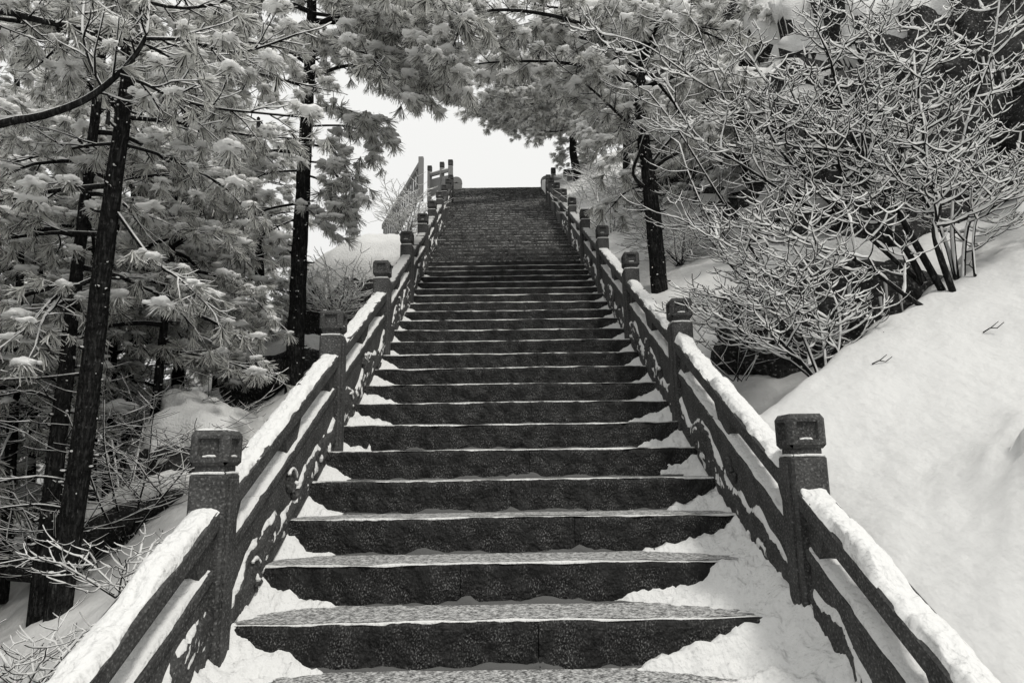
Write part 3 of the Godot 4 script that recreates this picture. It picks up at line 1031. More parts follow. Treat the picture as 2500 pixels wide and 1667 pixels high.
func dress_limb(T: Boughs, pts: PackedVector3Array, o: Dictionary) -> void:
	# shoots along both sides of a limb, twigs on the shoots, a tuft of needles on each twig
	var total := 0.0
	for k in pts.size() - 1: total += pts[k].distance_to(pts[k + 1])
	var gap: float = o.get("gap", 0.14) * 0.8
	var reach: float = o.get("reach", 0.55)
	var bare: float = o.get("bare", 0.2)
	var size: float = o.get("size", 1.0)
	var snowy: float = o.get("snowy", 0.3)
	var hang: float = o.get("hang", 0.5)
	var needles: float = o.get("needles", 0.9)
	var n := maxi(2, int(total / gap))
	var flip := 1.0
	for k in n + 1:
		var f := float(k) / float(n)
		if f < bare: continue
		var ff := f * (pts.size() - 1)
		var a := mini(int(ff), pts.size() - 2)
		var p := pts[a].lerp(pts[a + 1], ff - a)
		var t := (pts[a + 1] - pts[a]).normalized()
		flip = -flip
		var out := t.cross(Vector3.UP).normalized() * flip
		var ahead := rnd(0.5, 1.1)
		var dir := (out + t * ahead + Vector3(0, rnd(-0.35, 0.3), 0)).normalized()
		if k == n: dir = t
		var l := reach * (0.35 + 0.75 * (1.0 - f)) * rnd(0.6, 1.15)
		var sp := PackedVector3Array([p])
		var q := p
		var segs := 5
		for s in segs:
			dir = (dir + Vector3(rnd(-0.14, 0.14), rnd(-0.12, 0.2) - 0.06 * hang, rnd(-0.14, 0.14))).normalized()
			q += dir * l / segs
			sp.append(q)
		var r := 0.0045 + 0.008 * l
		T.twigs.tube(sp, r, 0.003, 4)
		T.rime.tube(sp, r * 0.85 + 0.002, 0.0045, 4, 0.75, 0.7)
		var m := maxi(2, int(l / (o.get("twig", 0.07) * size)))
		for j in m + 1:
			var g := float(j) / float(m)
			if g < 0.15: continue
			var hh := g * segs
			var b := mini(int(hh), segs - 1)
			var c := sp[b].lerp(sp[b + 1], hh - b)
			var td := (sp[b + 1] - sp[b]).normalized()
			var td2 := (td * rnd(0.2, 0.9) + td.cross(Vector3.UP).normalized() * rnd(-1.0, 1.0) + Vector3(0, rnd(-0.3, 0.5), 0)).normalized()
			if j == m: td2 = td
			var tl := rnd(0.06, 0.2) * size
			var e := c + td2 * tl * 0.5
			var up := (td2 + Vector3(0, rnd(0.0, 0.8) - 0.5 * hang, 0)).normalized()
			var e2 := e + up * tl * 0.5
			T.twigs.tube(PackedVector3Array([c, e, e2]), 0.0036, 0.0028, 3)
			T.rime.tube(PackedVector3Array([c, e, e2]), 0.0042, 0.0042, 3, 0.7)
			if rnd() < needles:
				var d := (up * rnd(0.15, 0.8) + Vector3(0, -hang * rnd(0.4, 1.6), 0) + Vector3(rnd(-0.3, 0.3), 0, rnd(-0.3, 0.3))).normalized()
				T.tufts.append(Transform3D(aim(d, size * rnd(0.65, 1.35)), e2))
				if rnd() < snowy:
					T.clumps.append(Transform3D(Basis(Vector3.UP, rnd(0, TAU)).scaled(Vector3.ONE * size * rnd(0.7, 1.5)), e2 + d * 0.02 + Vector3(-0.004, 0.018, 0.012) * size))


func pine(label: String, trunk_pts: Array, r0: float, r1: float, limbs: Array, auto: Dictionary, opt: Dictionary, sd: int) -> Node3D:
	rng.seed = sd
	var root := thing("pine_tree", label, "tree", trunk_pts[0])
	var back := -root.position
	var tp := smooth(trunk_pts, 6)
	for k in tp.size(): tp[k] += back
	var g := Geo.new()
	var tp2 := PackedVector3Array()
	for p in tp: tp2.append(p + Vector3(rnd(-0.5, 0.5), 0, rnd(-0.5, 0.5)) * r0 * 0.12)
	tp2[0].y -= 0.3
	g.tube(tp2, r0, r1, 14)
	var trunk := put("trunk", g, m_bark, root)
	var T := Boughs.new()
	# broken stubs and crumbs of snow stuck on the bark
	var sn := Geo.new()
	var st := Geo.new()
	for k in int(opt.get("crumbs", 60)):
		var f := rnd(0.0, 1.0) * (tp.size() - 1)
		var a := mini(int(f), tp.size() - 2)
		var p := tp2[a].lerp(tp2[a + 1], f - a)
		var r := lerpf(r0, r1, f / (tp.size() - 1))
		var an := rnd(0, TAU)
		var d := Vector3(cos(an), 0, sin(an))
		if k % 3 == 0:
			var l := rnd(0.02, 0.09)
			st.tube(PackedVector3Array([p + d * r * 0.7, p + d * (r + l * 0.6), p + d * (r + l) + Vector3(0, 0.01, 0)]), 0.012, 0.007, 5)
			blob(sn, p + d * (r + l * 0.5) + Vector3(0, 0.012, 0), Vector3(rnd(0.012, 0.022), 0.009, rnd(0.012, 0.022)), 0.5, 4, 6, 8.0)
		else:
			blob(sn, p + d * r * 0.98, Vector3(rnd(0.003, 0.012), rnd(0.002, 0.009), rnd(0.003, 0.012)), 0.9, 4, 7, 12.0)
	put("stubs", st, m_bark, trunk, "stuff")
	put("snow", sn, m_rime, trunk, "stuff")
	var all: Array = []
	for l in limbs:
		var q: Array = []
		for p in l[0]: q.append(p + back)
		all.append([smooth(q, 4), l[1], l[2] if l.size() > 2 else {}])
	var n: int = auto.get("count", 0)
	for k in n:
		var f: float = lerpf(auto.get("from", 0.3), auto.get("to", 0.98), (k + rnd(-0.3, 0.3)) / maxf(1.0, n - 1.0))
		f = clampf(f, 0.02, 0.985)
		var ff := f * (tp.size() - 1)
		var a := mini(int(ff), tp.size() - 2)
		var p := tp[a].lerp(tp[a + 1], ff - a)
		var an: float = auto.get("turn", 0.0) + k * 2.39996 + rnd(-0.3, 0.3)
		var lim: Array = auto.get("keep", [])     # directions that the crown leaves out (crowded side)
		if lim and absf(wrapf(an - lim[0], -PI, PI)) < lim[1]: an += PI
		var shape := 1.0 - pow(absf(2.0 * (f - auto.get("wide", 0.55))), 1.6) * 0.7
		var l: float = auto.get("length", 1.5) * clampf(shape, 0.25, 1.0) * rnd(0.65, 1.1)
		var d := Vector3(cos(an), rnd(-0.05, 0.35) + auto.get("rise", 0.0), sin(an)).normalized()
		var pp := PackedVector3Array([p])
		for s in 7:
			d = (d + Vector3(rnd(-0.12, 0.12), rnd(-0.16, 0.06) - auto.get("droop", 0.08), rnd(-0.12, 0.12))).normalized()
			p += d * l / 7.0
			pp.append(p)
		all.append([pp, clampf(0.012 + 0.014 * l, 0.014, 0.05), {}])
	for l in all:
		var pts: PackedVector3Array = l[0]
		var b := Geo.new()
		b.tube(pts, l[1], 0.006, 7)
		var bn := put("branch", b, m_bark, root)
		var s := Geo.new()
		s.tube(pts, l[1] * 0.72 + 0.003, 0.006, 6, 0.62, 0.6)
		put("snow", s, m_rime, bn)
		var d := opt.duplicate()
		d.merge(l[2], true)
		dress_limb(T, pts, d)
	put("twigs", T.twigs, m_twig, root, "stuff")
	put("rime", T.rime, m_rime, root, "stuff")
	scatter("needles", tuft_meshes, T.tufts, root)
	scatter("snow_clumps", clump_meshes, T.clumps, root)
	return root


# --- bare shrubs under snow
func twig_run(tw: Geo, sn: Geo, pts: PackedVector3Array, r0: float, r1: float, snow: float, coat_ := 0.0) -> void:
	tw.tube(pts, r0, r1, 5 if r0 > 0.008 else 4)
	var q := PackedVector3Array()
	for p in pts: q.append(p + sn.up * ((r0 + r1) * 0.3 * (1.0 - coat_)))
	sn.tube(q, maxf(snow, r0 * 0.8), snow * 0.5, 5, lerpf(0.72, 0.2, coat_), 0.8)


func grow(tw: Geo, sn: Geo, p: Vector3, dir: Vector3, l: float, r: float, level: int, o: Dictionary) -> void:
	var pts := PackedVector3Array([p])
	var segs := 5
	var lift: float = o.get("lift", 0.25)
	var flat := Vector3(dir.x, dir.y * 0.35, dir.z).normalized()
	var d := flat if level < int(o.levels) else dir
	for k in segs:
		var f := float(k) / segs
		d = (d + Vector3(rnd(-0.16, 0.16), lift * (0.1 + 1.1 * f) + rnd(-0.1, 0.1), rnd(-0.16, 0.16)) + o.get("wind", Vector3.ZERO) * 0.15).normalized()
		p += d * l / segs
		pts.append(p)
	twig_run(tw, sn, pts, r, maxf(0.0025, r * 0.6), o.snow * (0.62 + 0.2 * level) * (rnd(0.75, 1.2) if rnd() < 0.85 else 0.35), o.get("coat", 0.0))
	if level <= 0: return
	var n := int(rnd(o.get("min", 2.0), o.get("max", 4.99)))
	var base := rnd(0, TAU)
	for k in n:
		var a := base + TAU * k / n + rnd(-0.4, 0.4)
		var x := d.cross(Vector3(0.2, 1, 0.1)).normalized()
		var y := x.cross(d)
		var s := rnd(0.5, 1.2)
		var nd := (d * 0.8 + (x * cos(a) + y * sin(a) * 0.45) * s).normalized()
		var at := pts[segs] if k < 2 else pts[int(rnd(2, segs))]
		grow(tw, sn, at, nd, l * rnd(0.55, 0.85), maxf(0.003, r * 0.68), level - 1, o)


func shrub(label: String, base: Vector3, stems: Array, o: Dictionary, sd: int) -> Node3D:
	rng.seed = sd
	var root := thing("snowy_shrub", label, "shrub", base)
	var tw := Geo.new()
	var sn := Geo.new()
	sn.jitter = 0.28
	sn.up = Vector3(-0.25, 1.0, 0.6).normalized()
	for s in stems:
		var q: Array = []
		for p in s[0]: q.append(p - base)
		var pts := smooth(q, 4)
		var g := Geo.new()
		g.tube(pts, s[1], s[1] * 0.35, 8)
		var stem := put("stem", g, m_bark, root)
		var sg := Geo.new()
		sg.tube(pts, s[1] * 0.72, maxf(0.008, s[1] * 0.35), 6, 0.6, 0.75)
		put("snow", sg, m_rime, stem)
		var m := pts.size()
		var first: float = o.get("first", 0.35)
		var count: int = s[2]
		for k in count:
			var f := lerpf(first, 1.0, float(k) / maxf(1.0, count - 1.0))
			var ff := f * (m - 1)
			var a := mini(int(ff), m - 2)
			var p := pts[a].lerp(pts[a + 1], ff - a)
			var t := (pts[a + 1] - pts[a]).normalized()
			var an := k * 2.4 + rnd(-0.4, 0.4)
			var x := t.cross(Vector3(0.3, 0.2, 1)).normalized()
			var y := x.cross(t)
			var nd := (t * 0.7 + (x * cos(an) + y * sin(an)) * 0.9).normalized() if k < count - 1 else t
			grow(tw, sn, p, nd, o.length * rnd(0.7, 1.2), clampf(s[1] * 0.4, 0.004, 0.012), int(o.levels) - 1, o)
	put("twigs", tw, m_twig, root, "stuff")
	put("snow_on_twigs", sn, m_rime, root, "stuff")
	return root


func fan(base: Vector3, n: int, l: float, spread_: float, r: float, kids: int, lean := Vector3.ZERO) -> Array:
	var out: Array = []
	for k in n:
		var a := TAU * k / n + rnd(-0.4, 0.4)
		var d := (Vector3(cos(a) * spread_, 1.0, sin(a) * spread_) + lean).normalized()
		var p := base + Vector3(rnd(-0.06, 0.06), -0.05, rnd(-0.06, 0.06))
		var q: Array = [p]
		for s in 3:
			d = (d + Vector3(rnd(-0.2, 0.2), rnd(-0.1, 0.15), rnd(-0.2, 0.2))).normalized()
			p += d * l / 3.0 * rnd(0.8, 1.2)
			q.append(p)
		out.append([q, r, kids])
	return out


func build_plants() -> void:
	# --- left of the stairs
	pine("tall black-trunked pine nearest the camera on the left, leaning right",
		[V(-3.26, -1.24, 5.00), V(-3.20, 0.26, 5.00), V(-3.18, 1.90, 5.00), V(-3.14, 2.92, 5.00), V(-3.16, 3.68, 5.00), V(-3.19, 4.56, 5.00)], 0.088, 0.035,
		[[[V(-3.18, 2.25, 5.00), V(-3.50, 2.12, 4.80), V(-3.73, 1.96, 4.60), V(-4.02, 1.86, 4.50)], 0.024], [[V(-3.25, 1.84, 5.00), V(-3.68, 1.89, 5.10), V(-4.18, 1.88, 5.20), V(-4.62, 1.88, 5.30)], 0.02],
		[[V(-3.15, 2.61, 5.00), V(-3.62, 2.75, 5.30), V(-4.21, 2.82, 5.60), V(-4.75, 2.82, 5.80)], 0.016], [[V(-3.11, 2.01, 5.00), V(-2.74, 1.58, 4.90), V(-2.48, 1.41, 4.80), V(-2.19, 1.16, 4.70)], 0.017, {"needles": 0.5}],
		[[V(-3.12, 2.84, 5.00), V(-2.79, 2.90, 5.20), V(-2.31, 2.89, 5.40), V(-1.89, 2.90, 5.50)], 0.02], [[V(-3.15, 2.61, 5.00), V(-2.88, 2.59, 5.20), V(-2.51, 2.44, 5.40), V(-2.31, 2.24, 5.50)], 0.016, {"needles": 0.6}],
		[[V(-3.25, 1.47, 5.00), V(-3.45, 1.31, 4.90), V(-3.55, 1.07, 4.80)], 0.02], [[V(-3.13, 3.43, 5.00), V(-2.80, 3.51, 5.20), V(-2.45, 3.80, 5.40), V(-2.09, 3.87, 5.60)], 0.02], [[V(-3.16, 3.64, 5.00), V(-2.90, 3.81, 5.60), V(-2.52, 3.99, 6.20), V(-2.01, 4.06, 6.60)], 0.02, {"snowy": 0.7}],
		[[V(-3.28, 0.72, 5.00), V(-3.51, 0.68, 4.90), V(-3.78, 0.66, 4.80)], 0.014, {"needles": 0.0, "gap": 0.4, "reach": 0.25}], [[V(-3.26, -0.08, 5.00), V(-3.45, -0.04, 4.90), V(-3.69, -0.08, 4.80)], 0.014, {"needles": 0.0, "gap": 0.5, "reach": 0.2}],
		[[V(-3.27, -0.28, 5.00), V(-3.43, -0.24, 4.90), V(-3.66, -0.26, 4.80)], 0.016, {"needles": 0.0, "gap": 0.5, "reach": 0.2}], [[V(-3.25, -0.65, 5.00), V(-3.39, -0.61, 4.90), V(-3.61, -0.64, 4.80)], 0.016, {"needles": 0.0, "gap": 0.6, "reach": 0.15}]],
		{"count": 12, "from": 0.72, "to": 1.0, "length": 1.5}, {"gap": 0.13, "reach": 0.5, "hang": 0.6, "needles": 0.75, "snowy": 0.45, "size": 0.88, "crumbs": 130}, 101)
	pine("slimmer pine trunk standing directly behind the nearest left pine",
		[V(-3.73, -1.14, 5.50), V(-3.79, 0.43, 5.60), V(-3.86, 1.44, 5.70), V(-3.92, 2.64, 5.80), V(-3.92, 4.27, 5.80)], 0.075, 0.035,
		[[[V(-3.80, 0.55, 5.60), V(-3.92, 0.64, 5.40), V(-4.16, 0.58, 5.30)], 0.016, {"needles": 0.3}], [[V(-3.79, 0.84, 5.60), V(-4.24, 1.23, 5.80), V(-4.73, 1.44, 6.00)], 0.016]],
		{"count": 12, "from": 0.5, "to": 1.0, "length": 1.5, "turn": 1.0}, {"gap": 0.15, "reach": 0.5, "hang": 0.6, "snowy": 0.5, "crumbs": 130}, 102)
	pine("straight dark pine rising just behind the left balustrade beside the boulder",
		[V(-2.62, 0.58, 8.00), V(-2.63, 1.99, 8.00), V(-2.63, 3.24, 8.00), V(-2.62, 4.57, 8.00), V(-2.62, 5.46, 8.00), V(-2.63, 6.65, 8.00), V(-2.66, 7.97, 8.00)], 0.115, 0.05,
		[[[V(-2.68, 4.02, 8.00), V(-3.05, 3.94, 7.80), V(-3.38, 3.71, 7.70), V(-3.63, 3.26, 7.60), V(-3.85, 2.66, 7.60)], 0.026, {"needles": 0.6}], [[V(-2.68, 3.77, 8.00), V(-3.08, 3.69, 7.90), V(-3.30, 3.46, 7.80)], 0.016],
		[[V(-2.68, 3.32, 8.00), V(-3.22, 3.30, 8.20), V(-3.70, 3.02, 8.30), V(-3.86, 2.78, 8.30)], 0.018], [[V(-2.67, 3.13, 8.00), V(-3.01, 2.79, 7.70), V(-3.26, 2.43, 7.60)], 0.014],
		[[V(-2.60, 5.08, 8.00), V(-2.04, 5.13, 7.80), V(-1.44, 4.87, 7.60), V(-0.94, 4.69, 7.40), V(-0.69, 4.50, 7.30)], 0.026, {"snowy": 0.5}], [[V(-2.60, 4.70, 8.00), V(-2.08, 4.51, 7.80), V(-1.72, 4.27, 7.70), V(-1.60, 4.10, 7.60)], 0.022, {"snowy": 0.6, "reach": 0.45}],
		[[V(-2.63, 4.14, 8.00), V(-2.26, 4.00, 7.90), V(-2.00, 3.65, 7.80), V(-1.96, 3.33, 7.80)], 0.018, {"reach": 0.38}], [[V(-2.63, 3.72, 8.00), V(-2.35, 3.60, 8.00), V(-2.12, 3.30, 8.00), V(-2.07, 3.03, 8.00)], 0.016, {"reach": 0.36}],
		[[V(-2.64, 3.30, 8.00), V(-2.44, 3.14, 7.90), V(-2.32, 3.00, 7.90)], 0.009, {"reach": 0.32}], [[V(-2.60, 5.59, 8.00), V(-1.84, 5.49, 7.60), V(-1.23, 5.12, 7.30), V(-0.92, 4.90, 7.20)], 0.026, {"snowy": 0.5}],
		[[V(-2.61, 4.39, 8.00), V(-2.12, 4.49, 8.20), V(-1.85, 4.35, 8.30), V(-1.78, 4.19, 8.30)], 0.014, {"reach": 0.4}], [[V(-2.62, 4.95, 8.00), V(-2.97, 4.83, 7.60), V(-3.38, 4.53, 7.30), V(-3.63, 4.18, 7.00)], 0.024, {"needles": 0.7}],
		[[V(-2.62, 5.27, 8.00), V(-2.81, 5.12, 7.40), V(-3.07, 4.84, 7.00)], 0.024], [[V(-2.61, 5.85, 8.00), V(-1.65, 5.40, 7.00), V(-0.91, 4.83, 6.20), V(-0.47, 4.37, 5.80)], 0.03, {"snowy": 0.4, "gap": 0.11}],
		[[V(-2.62, 6.05, 8.00), V(-1.44, 5.14, 7.00), V(-0.87, 4.65, 6.60), V(-0.55, 4.18, 6.50)], 0.026, {"snowy": 0.6}], [[V(-2.62, 5.46, 8.00), V(-1.90, 5.32, 7.90), V(-1.31, 4.93, 7.80), V(-0.99, 4.78, 7.80)], 0.022, {"snowy": 0.7}], [[V(-2.63, 3.90, 8.00), V(-2.36, 3.88, 8.10), V(-2.12, 3.58, 8.10), V(-2.06, 3.22, 8.10)], 0.014, {"reach": 0.36}], [[V(-2.61, 5.40, 8.00), V(-1.95, 4.97, 7.20), V(-1.54, 4.58, 6.80), V(-1.25, 4.12, 6.60)], 0.024, {"snowy": 0.4}]],
		{"count": 18, "from": 0.74, "to": 1.0, "length": 1.9}, {"gap": 0.11, "reach": 0.58, "hang": 0.65, "snowy": 0.65, "twig": 0.06, "size": 1.12, "crumbs": 200}, 103)
	pine("pine at the left edge whose thick rimed bough slants across the upper left",
		[V(-3.75, -2.1, 3.3), V(-3.7, 0.0, 3.35), V(-3.65, 2.0, 3.4), V(-3.6, 4.6, 3.4)], 0.12, 0.07,
		[[[V(-3.7, 1.25, 3.35), V(-2.95, 1.84, 3.40), V(-2.58, 1.95, 3.40), V(-2.35, 2.05, 3.40), V(-2.18, 2.21, 3.40), V(-2.08, 2.37, 3.40), V(-2.05, 2.51, 3.40), V(-2.07, 2.84, 3.40)], 0.026, {"needles": 0.3, "gap": 0.2, "bare": 0.45}],
		[[V(-2.18, 2.19, 3.40), V(-2.07, 2.17, 3.45), V(-1.92, 2.11, 3.50), V(-1.73, 2.10, 3.60), V(-1.49, 2.12, 3.70), V(-1.27, 2.12, 3.75)], 0.011, {"needles": 0.5, "gap": 0.1, "reach": 0.35, "bare": 0.1}],
		[[V(-2.05, 2.42, 3.40), V(-1.89, 2.48, 3.50), V(-1.79, 2.50, 3.60), V(-1.60, 2.50, 3.65), V(-1.30, 2.65, 3.70)], 0.011, {"needles": 0.55, "gap": 0.1, "reach": 0.35, "bare": 0.1}],
		[[V(-2.27, 2.11, 3.40), V(-2.32, 2.23, 3.35), V(-2.35, 2.40, 3.30), V(-2.36, 2.65, 3.30)], 0.008, {"needles": 0.2, "reach": 0.3}],
		[[V(-3.68, 2.2, 3.4), V(-3.50, 2.98, 3.90), V(-3.04, 2.91, 3.90), V(-2.78, 2.88, 3.95), V(-2.42, 2.80, 4.00), V(-2.20, 2.71, 4.10)], 0.03, {"needles": 0.6}],
		[[V(-3.68, 2.6, 3.4), V(-3.44, 3.52, 4.20), V(-2.93, 3.45, 4.30), V(-2.40, 3.38, 4.40), V(-2.00, 3.56, 4.50)], 0.026, {"needles": 0.8}]],
		{"count": 5, "from": 0.85, "to": 1.0, "length": 1.2}, {"gap": 0.14, "reach": 0.45, "hang": 0.5, "needles": 0.5, "snowy": 0.4, "size": 0.8}, 104)
	pine("mid-distance pine with a forked bough, third dark trunk from the left",
		[V(-4.41, -0.68, 7.50), V(-4.52, 0.58, 7.50), V(-4.61, 1.68, 7.50), V(-4.67, 2.63, 7.50), V(-4.76, 3.91, 7.50), V(-4.85, 5.15, 7.50)], 0.075, 0.035,
		[[[V(-4.54, 1.32, 7.50), V(-4.09, 1.33, 7.30), V(-3.45, 1.22, 7.00), V(-2.94, 1.09, 6.80), V(-2.53, 0.94, 6.70)], 0.022, {"needles": 0.7, "snowy": 0.15}]],
		{"count": 22, "from": 0.42, "to": 1.0, "length": 1.5, "turn": 0.7}, {"gap": 0.16, "reach": 0.55, "snowy": 0.6, "crumbs": 70}, 105)
	pine("thin straight pine growing beside the snow-mounded boulder",
		[V(-3.76, -0.71, 7.00), V(-3.76, 0.17, 7.00), V(-3.74, 1.05, 7.00), V(-3.73, 1.81, 7.00), V(-3.72, 2.55, 7.00), V(-3.76, 3.64, 7.00)], 0.055, 0.028,
		[], {"count": 20, "from": 0.52, "to": 1.0, "length": 1.4, "turn": 2.0}, {"gap": 0.16, "reach": 0.5, "snowy": 0.6, "crumbs": 70}, 106)
	pine("short-trunked pine standing on the snow mound above the boulder",
		[V(-4.55, 1.00, 9.00), V(-4.55, 1.64, 9.00), V(-4.59, 2.76, 9.00), V(-4.66, 4.07, 9.00), V(-4.75, 5.59, 9.00)], 0.085, 0.035,
		[[[V(-4.59, 2.13, 9.00), V(-4.10, 2.26, 8.80), V(-3.53, 2.03, 8.60), V(-3.19, 2.14, 8.60)], 0.025, {"snowy": 0.55}]], {"count": 22, "from": 0.25, "to": 1.0, "length": 1.7, "turn": 0.2}, {"gap": 0.17, "reach": 0.6, "snowy": 0.5, "crumbs": 50}, 107)
	pine("slim pine at the far left edge low on the slope",
		[V(-4.77, -0.91, 6.50), V(-4.93, 0.35, 6.60), V(-5.08, 1.42, 6.70), V(-5.30, 3.10, 6.80)], 0.06, 0.03,
		[[[V(-4.95, 0.43, 6.60), V(-4.44, 0.62, 6.30), V(-4.11, 0.52, 6.20)], 0.014, {"needles": 0.3}]], {"count": 16, "from": 0.35, "to": 1.0, "length": 1.3, "turn": 1.2}, {"gap": 0.17, "reach": 0.5, "snowy": 0.25, "needles": 0.8, "crumbs": 60}, 108)
	pine("very thin pine stem between the nearest left pine and the forked-bough pine",
		[V(-4.17, -0.76, 6.80), V(-4.24, 0.35, 6.80), V(-4.28, 1.43, 6.80), V(-4.37, 2.79, 6.80), V(-4.47, 4.24, 6.80)], 0.035, 0.018,
		[], {"count": 14, "from": 0.5, "to": 1.0, "length": 1.1, "turn": 2.6}, {"gap": 0.16, "reach": 0.45, "snowy": 0.5, "crumbs": 50}, 109)
	pine("thin crooked pine stem just right of the forked-bough pine",
		[V(-4.63, -0.80, 8.20), V(-4.74, 0.26, 8.20), V(-4.73, 1.17, 8.20), V(-4.87, 2.41, 8.20), V(-4.96, 4.28, 8.20)], 0.045, 0.02,
		[], {"count": 16, "from": 0.4, "to": 1.0, "length": 1.2, "turn": 0.4}, {"gap": 0.16, "reach": 0.5, "snowy": 0.55, "crumbs": 50}, 110)
	pine("thin dark pine stem low on the slope left of the two largest trunks",
		[V(-5.17, -1.13, 7.40), V(-5.28, 0.15, 7.40), V(-5.36, 1.37, 7.40), V(-5.53, 3.37, 7.40)], 0.05, 0.022,
		[], {"count": 16, "from": 0.35, "to": 1.0, "length": 1.3, "turn": 1.7}, {"gap": 0.17, "reach": 0.5, "snowy": 0.5, "crumbs": 50}, 111)
	var back: Array = [[60, 900, 12.0, "bright rimed pine beyond the far left trunks", 2.0], [190, 840, 14.0, "rimed pine between the two leftmost trunks in the distance", 2.2], [330, 780, 11.5, "snowy background pine left of the boulder mound", 1.7], [505, 800, 12.5, "snowy background pine just left of the balustrade pine", 1.5], [600, 760, 11.0, "snowy pine behind the dark leaning boulder, beside the balustrade pine", 1.15], [-120, 860, 10.5, "rimed pine outside the left trunks on the low slope", 2.0], [430, 700, 17.0, "far pale pine above the boulder mound", 2.2]]
	var tops: Array = [V(-10.01, 10.05, 12.00), V(-9.90, 9.62, 14.00), V(-6.93, 7.52, 11.50), V(-5.90, 7.46, 12.50), V(-4.48, 6.21, 11.00), V(-9.54, 8.80, 10.50), V(-8.90, 9.76, 17.00)]
	var feet: Array = [V(-8.79, 1.42, 12.00), V(-9.12, 2.20, 14.00), V(-6.46, 2.26, 11.50), V(-5.55, 2.26, 12.50), V(-4.25, 2.06, 11.00), V(-8.98, 1.54, 10.50), V(-8.49, 4.26, 17.00)]
	for k in back.size():
		var a: Vector3 = feet[k]; var b: Vector3 = tops[k]
		a.y = height(a.x, -a.z) + 0.0
		pine(back[k][3], [a, a.lerp(b, 0.35) + Vector3(0.05, 0, 0), a.lerp(b, 0.7), b], 0.11, 0.03, [],
			{"count": 30, "from": 0.12, "to": 1.0, "length": back[k][4], "wide": 0.4, "turn": k * 1.1}, {"gap": 0.2, "reach": 0.7, "size": 1.25, "snowy": 0.8, "hang": 0.4, "crumbs": 20}, 120 + k)
	# unseen pines added left of the picture to shade the slope
	for o in [[-6.6, 1.2, "tall shade pine added outside the picture to the left of the lowest steps", 131], [-6.3, 6.4, "tall shade pine added outside the picture on the left, level with the forked-bough pine", 138], [-7.6, 2.6, "broad shade pine added outside the picture, second row left of the steps", 139], [-7.2, 4.6, "tall shade pine added outside the picture, farther left than the bough pine", 132], [-9.8, 3.2, "outlying shade pine added beyond the tall ones left of the picture", 135], [-8.6, 7.4, "outlying shade pine added left of the slim edge pine, outside the picture", 136], [-5.6, 2.6, "young dense shade pine added outside the picture beside the lowest steps", 137]]:
		var f := V(o[0], height(o[0], o[1]), o[1])
		pine(o[2], [f, f + Vector3(0.1, 2.5, 0), f + Vector3(0.05, 5, 0), f + Vector3(0.1, 8.5, 0)], 0.14, 0.05, [], {"count": 36, "from": 0.12, "to": 1.0, "length": 2.3, "wide": 0.4}, {"gap": 0.22, "reach": 0.8, "size": 1.5, "snowy": 0.5, "crumbs": 20}, o[3])
	# --- right of the stairs
	pine("dark contorted pine rising behind the right balustrade",
		[V(1.80, 1.51, 7.60), V(1.78, 2.58, 7.60), V(1.74, 3.48, 7.60), V(1.70, 3.88, 7.60), V(1.68, 4.41, 7.60), V(1.77, 5.13, 7.60), V(1.93, 6.14, 7.60), V(2.05, 7.18, 7.60)], 0.105, 0.04,
		[[[V(1.75, 3.25, 7.60), V(1.53, 3.43, 7.50), V(1.61, 3.70, 7.40), V(1.65, 3.95, 7.40), V(1.45, 4.11, 7.30), V(1.16, 4.38, 7.20)], 0.024, {"bare": 0.6}], [[V(1.67, 4.77, 7.60), V(1.94, 5.26, 7.60), V(2.21, 5.66, 7.60), V(2.51, 6.26, 7.60)], 0.034],
		[[V(1.71, 3.94, 7.60), V(1.33, 4.06, 7.20), V(1.00, 4.26, 7.00), V(0.68, 4.39, 6.80)], 0.024, {"snowy": 0.5}], [[V(1.77, 3.51, 7.60), V(1.99, 3.62, 7.40), V(2.43, 3.64, 7.20), V(2.90, 3.53, 7.10)], 0.026],
		[[V(1.75, 3.59, 7.60), V(2.26, 4.26, 8.00), V(2.93, 4.73, 8.40), V(3.43, 4.84, 8.60)], 0.024], [[V(1.70, 4.86, 7.60), V(1.28, 5.00, 7.30), V(0.88, 5.01, 7.10), V(0.40, 4.96, 6.90), V(0.05, 4.86, 6.80)], 0.03, {"snowy": 0.5}],
		[[V(1.75, 5.01, 7.60), V(0.95, 4.93, 6.80), V(0.19, 4.84, 6.40), V(-0.36, 4.64, 6.20), V(-0.55, 4.26, 6.20)], 0.03, {"snowy": 0.6}], [[V(1.69, 4.65, 7.60), V(0.90, 4.77, 7.30), V(0.10, 4.70, 7.10), V(-0.46, 4.59, 7.00)], 0.026, {"snowy": 0.7}], [[V(1.80, 5.44, 7.60), V(1.23, 5.43, 7.20), V(0.72, 5.24, 6.90), V(0.30, 5.15, 6.70)], 0.03, {"snowy": 0.4}], [[V(1.70, 4.29, 7.60), V(1.37, 3.95, 7.50), V(1.16, 3.76, 7.40)], 0.016, {"snowy": 0.6}],
		[[V(1.78, 3.36, 7.60), V(1.54, 3.43, 8.00), V(1.37, 3.35, 8.40)], 0.016, {"snowy": 0.5}], [[V(1.81, 5.32, 7.60), V(2.18, 5.36, 7.40), V(2.64, 5.15, 7.20)], 0.024, {"snowy": 0.4}]],
		{"count": 14, "from": 0.62, "to": 1.0, "length": 1.5, "turn": 0.5}, {"gap": 0.13, "reach": 0.5, "hang": 0.5, "snowy": 0.7, "size": 1.1, "crumbs": 160}, 201)
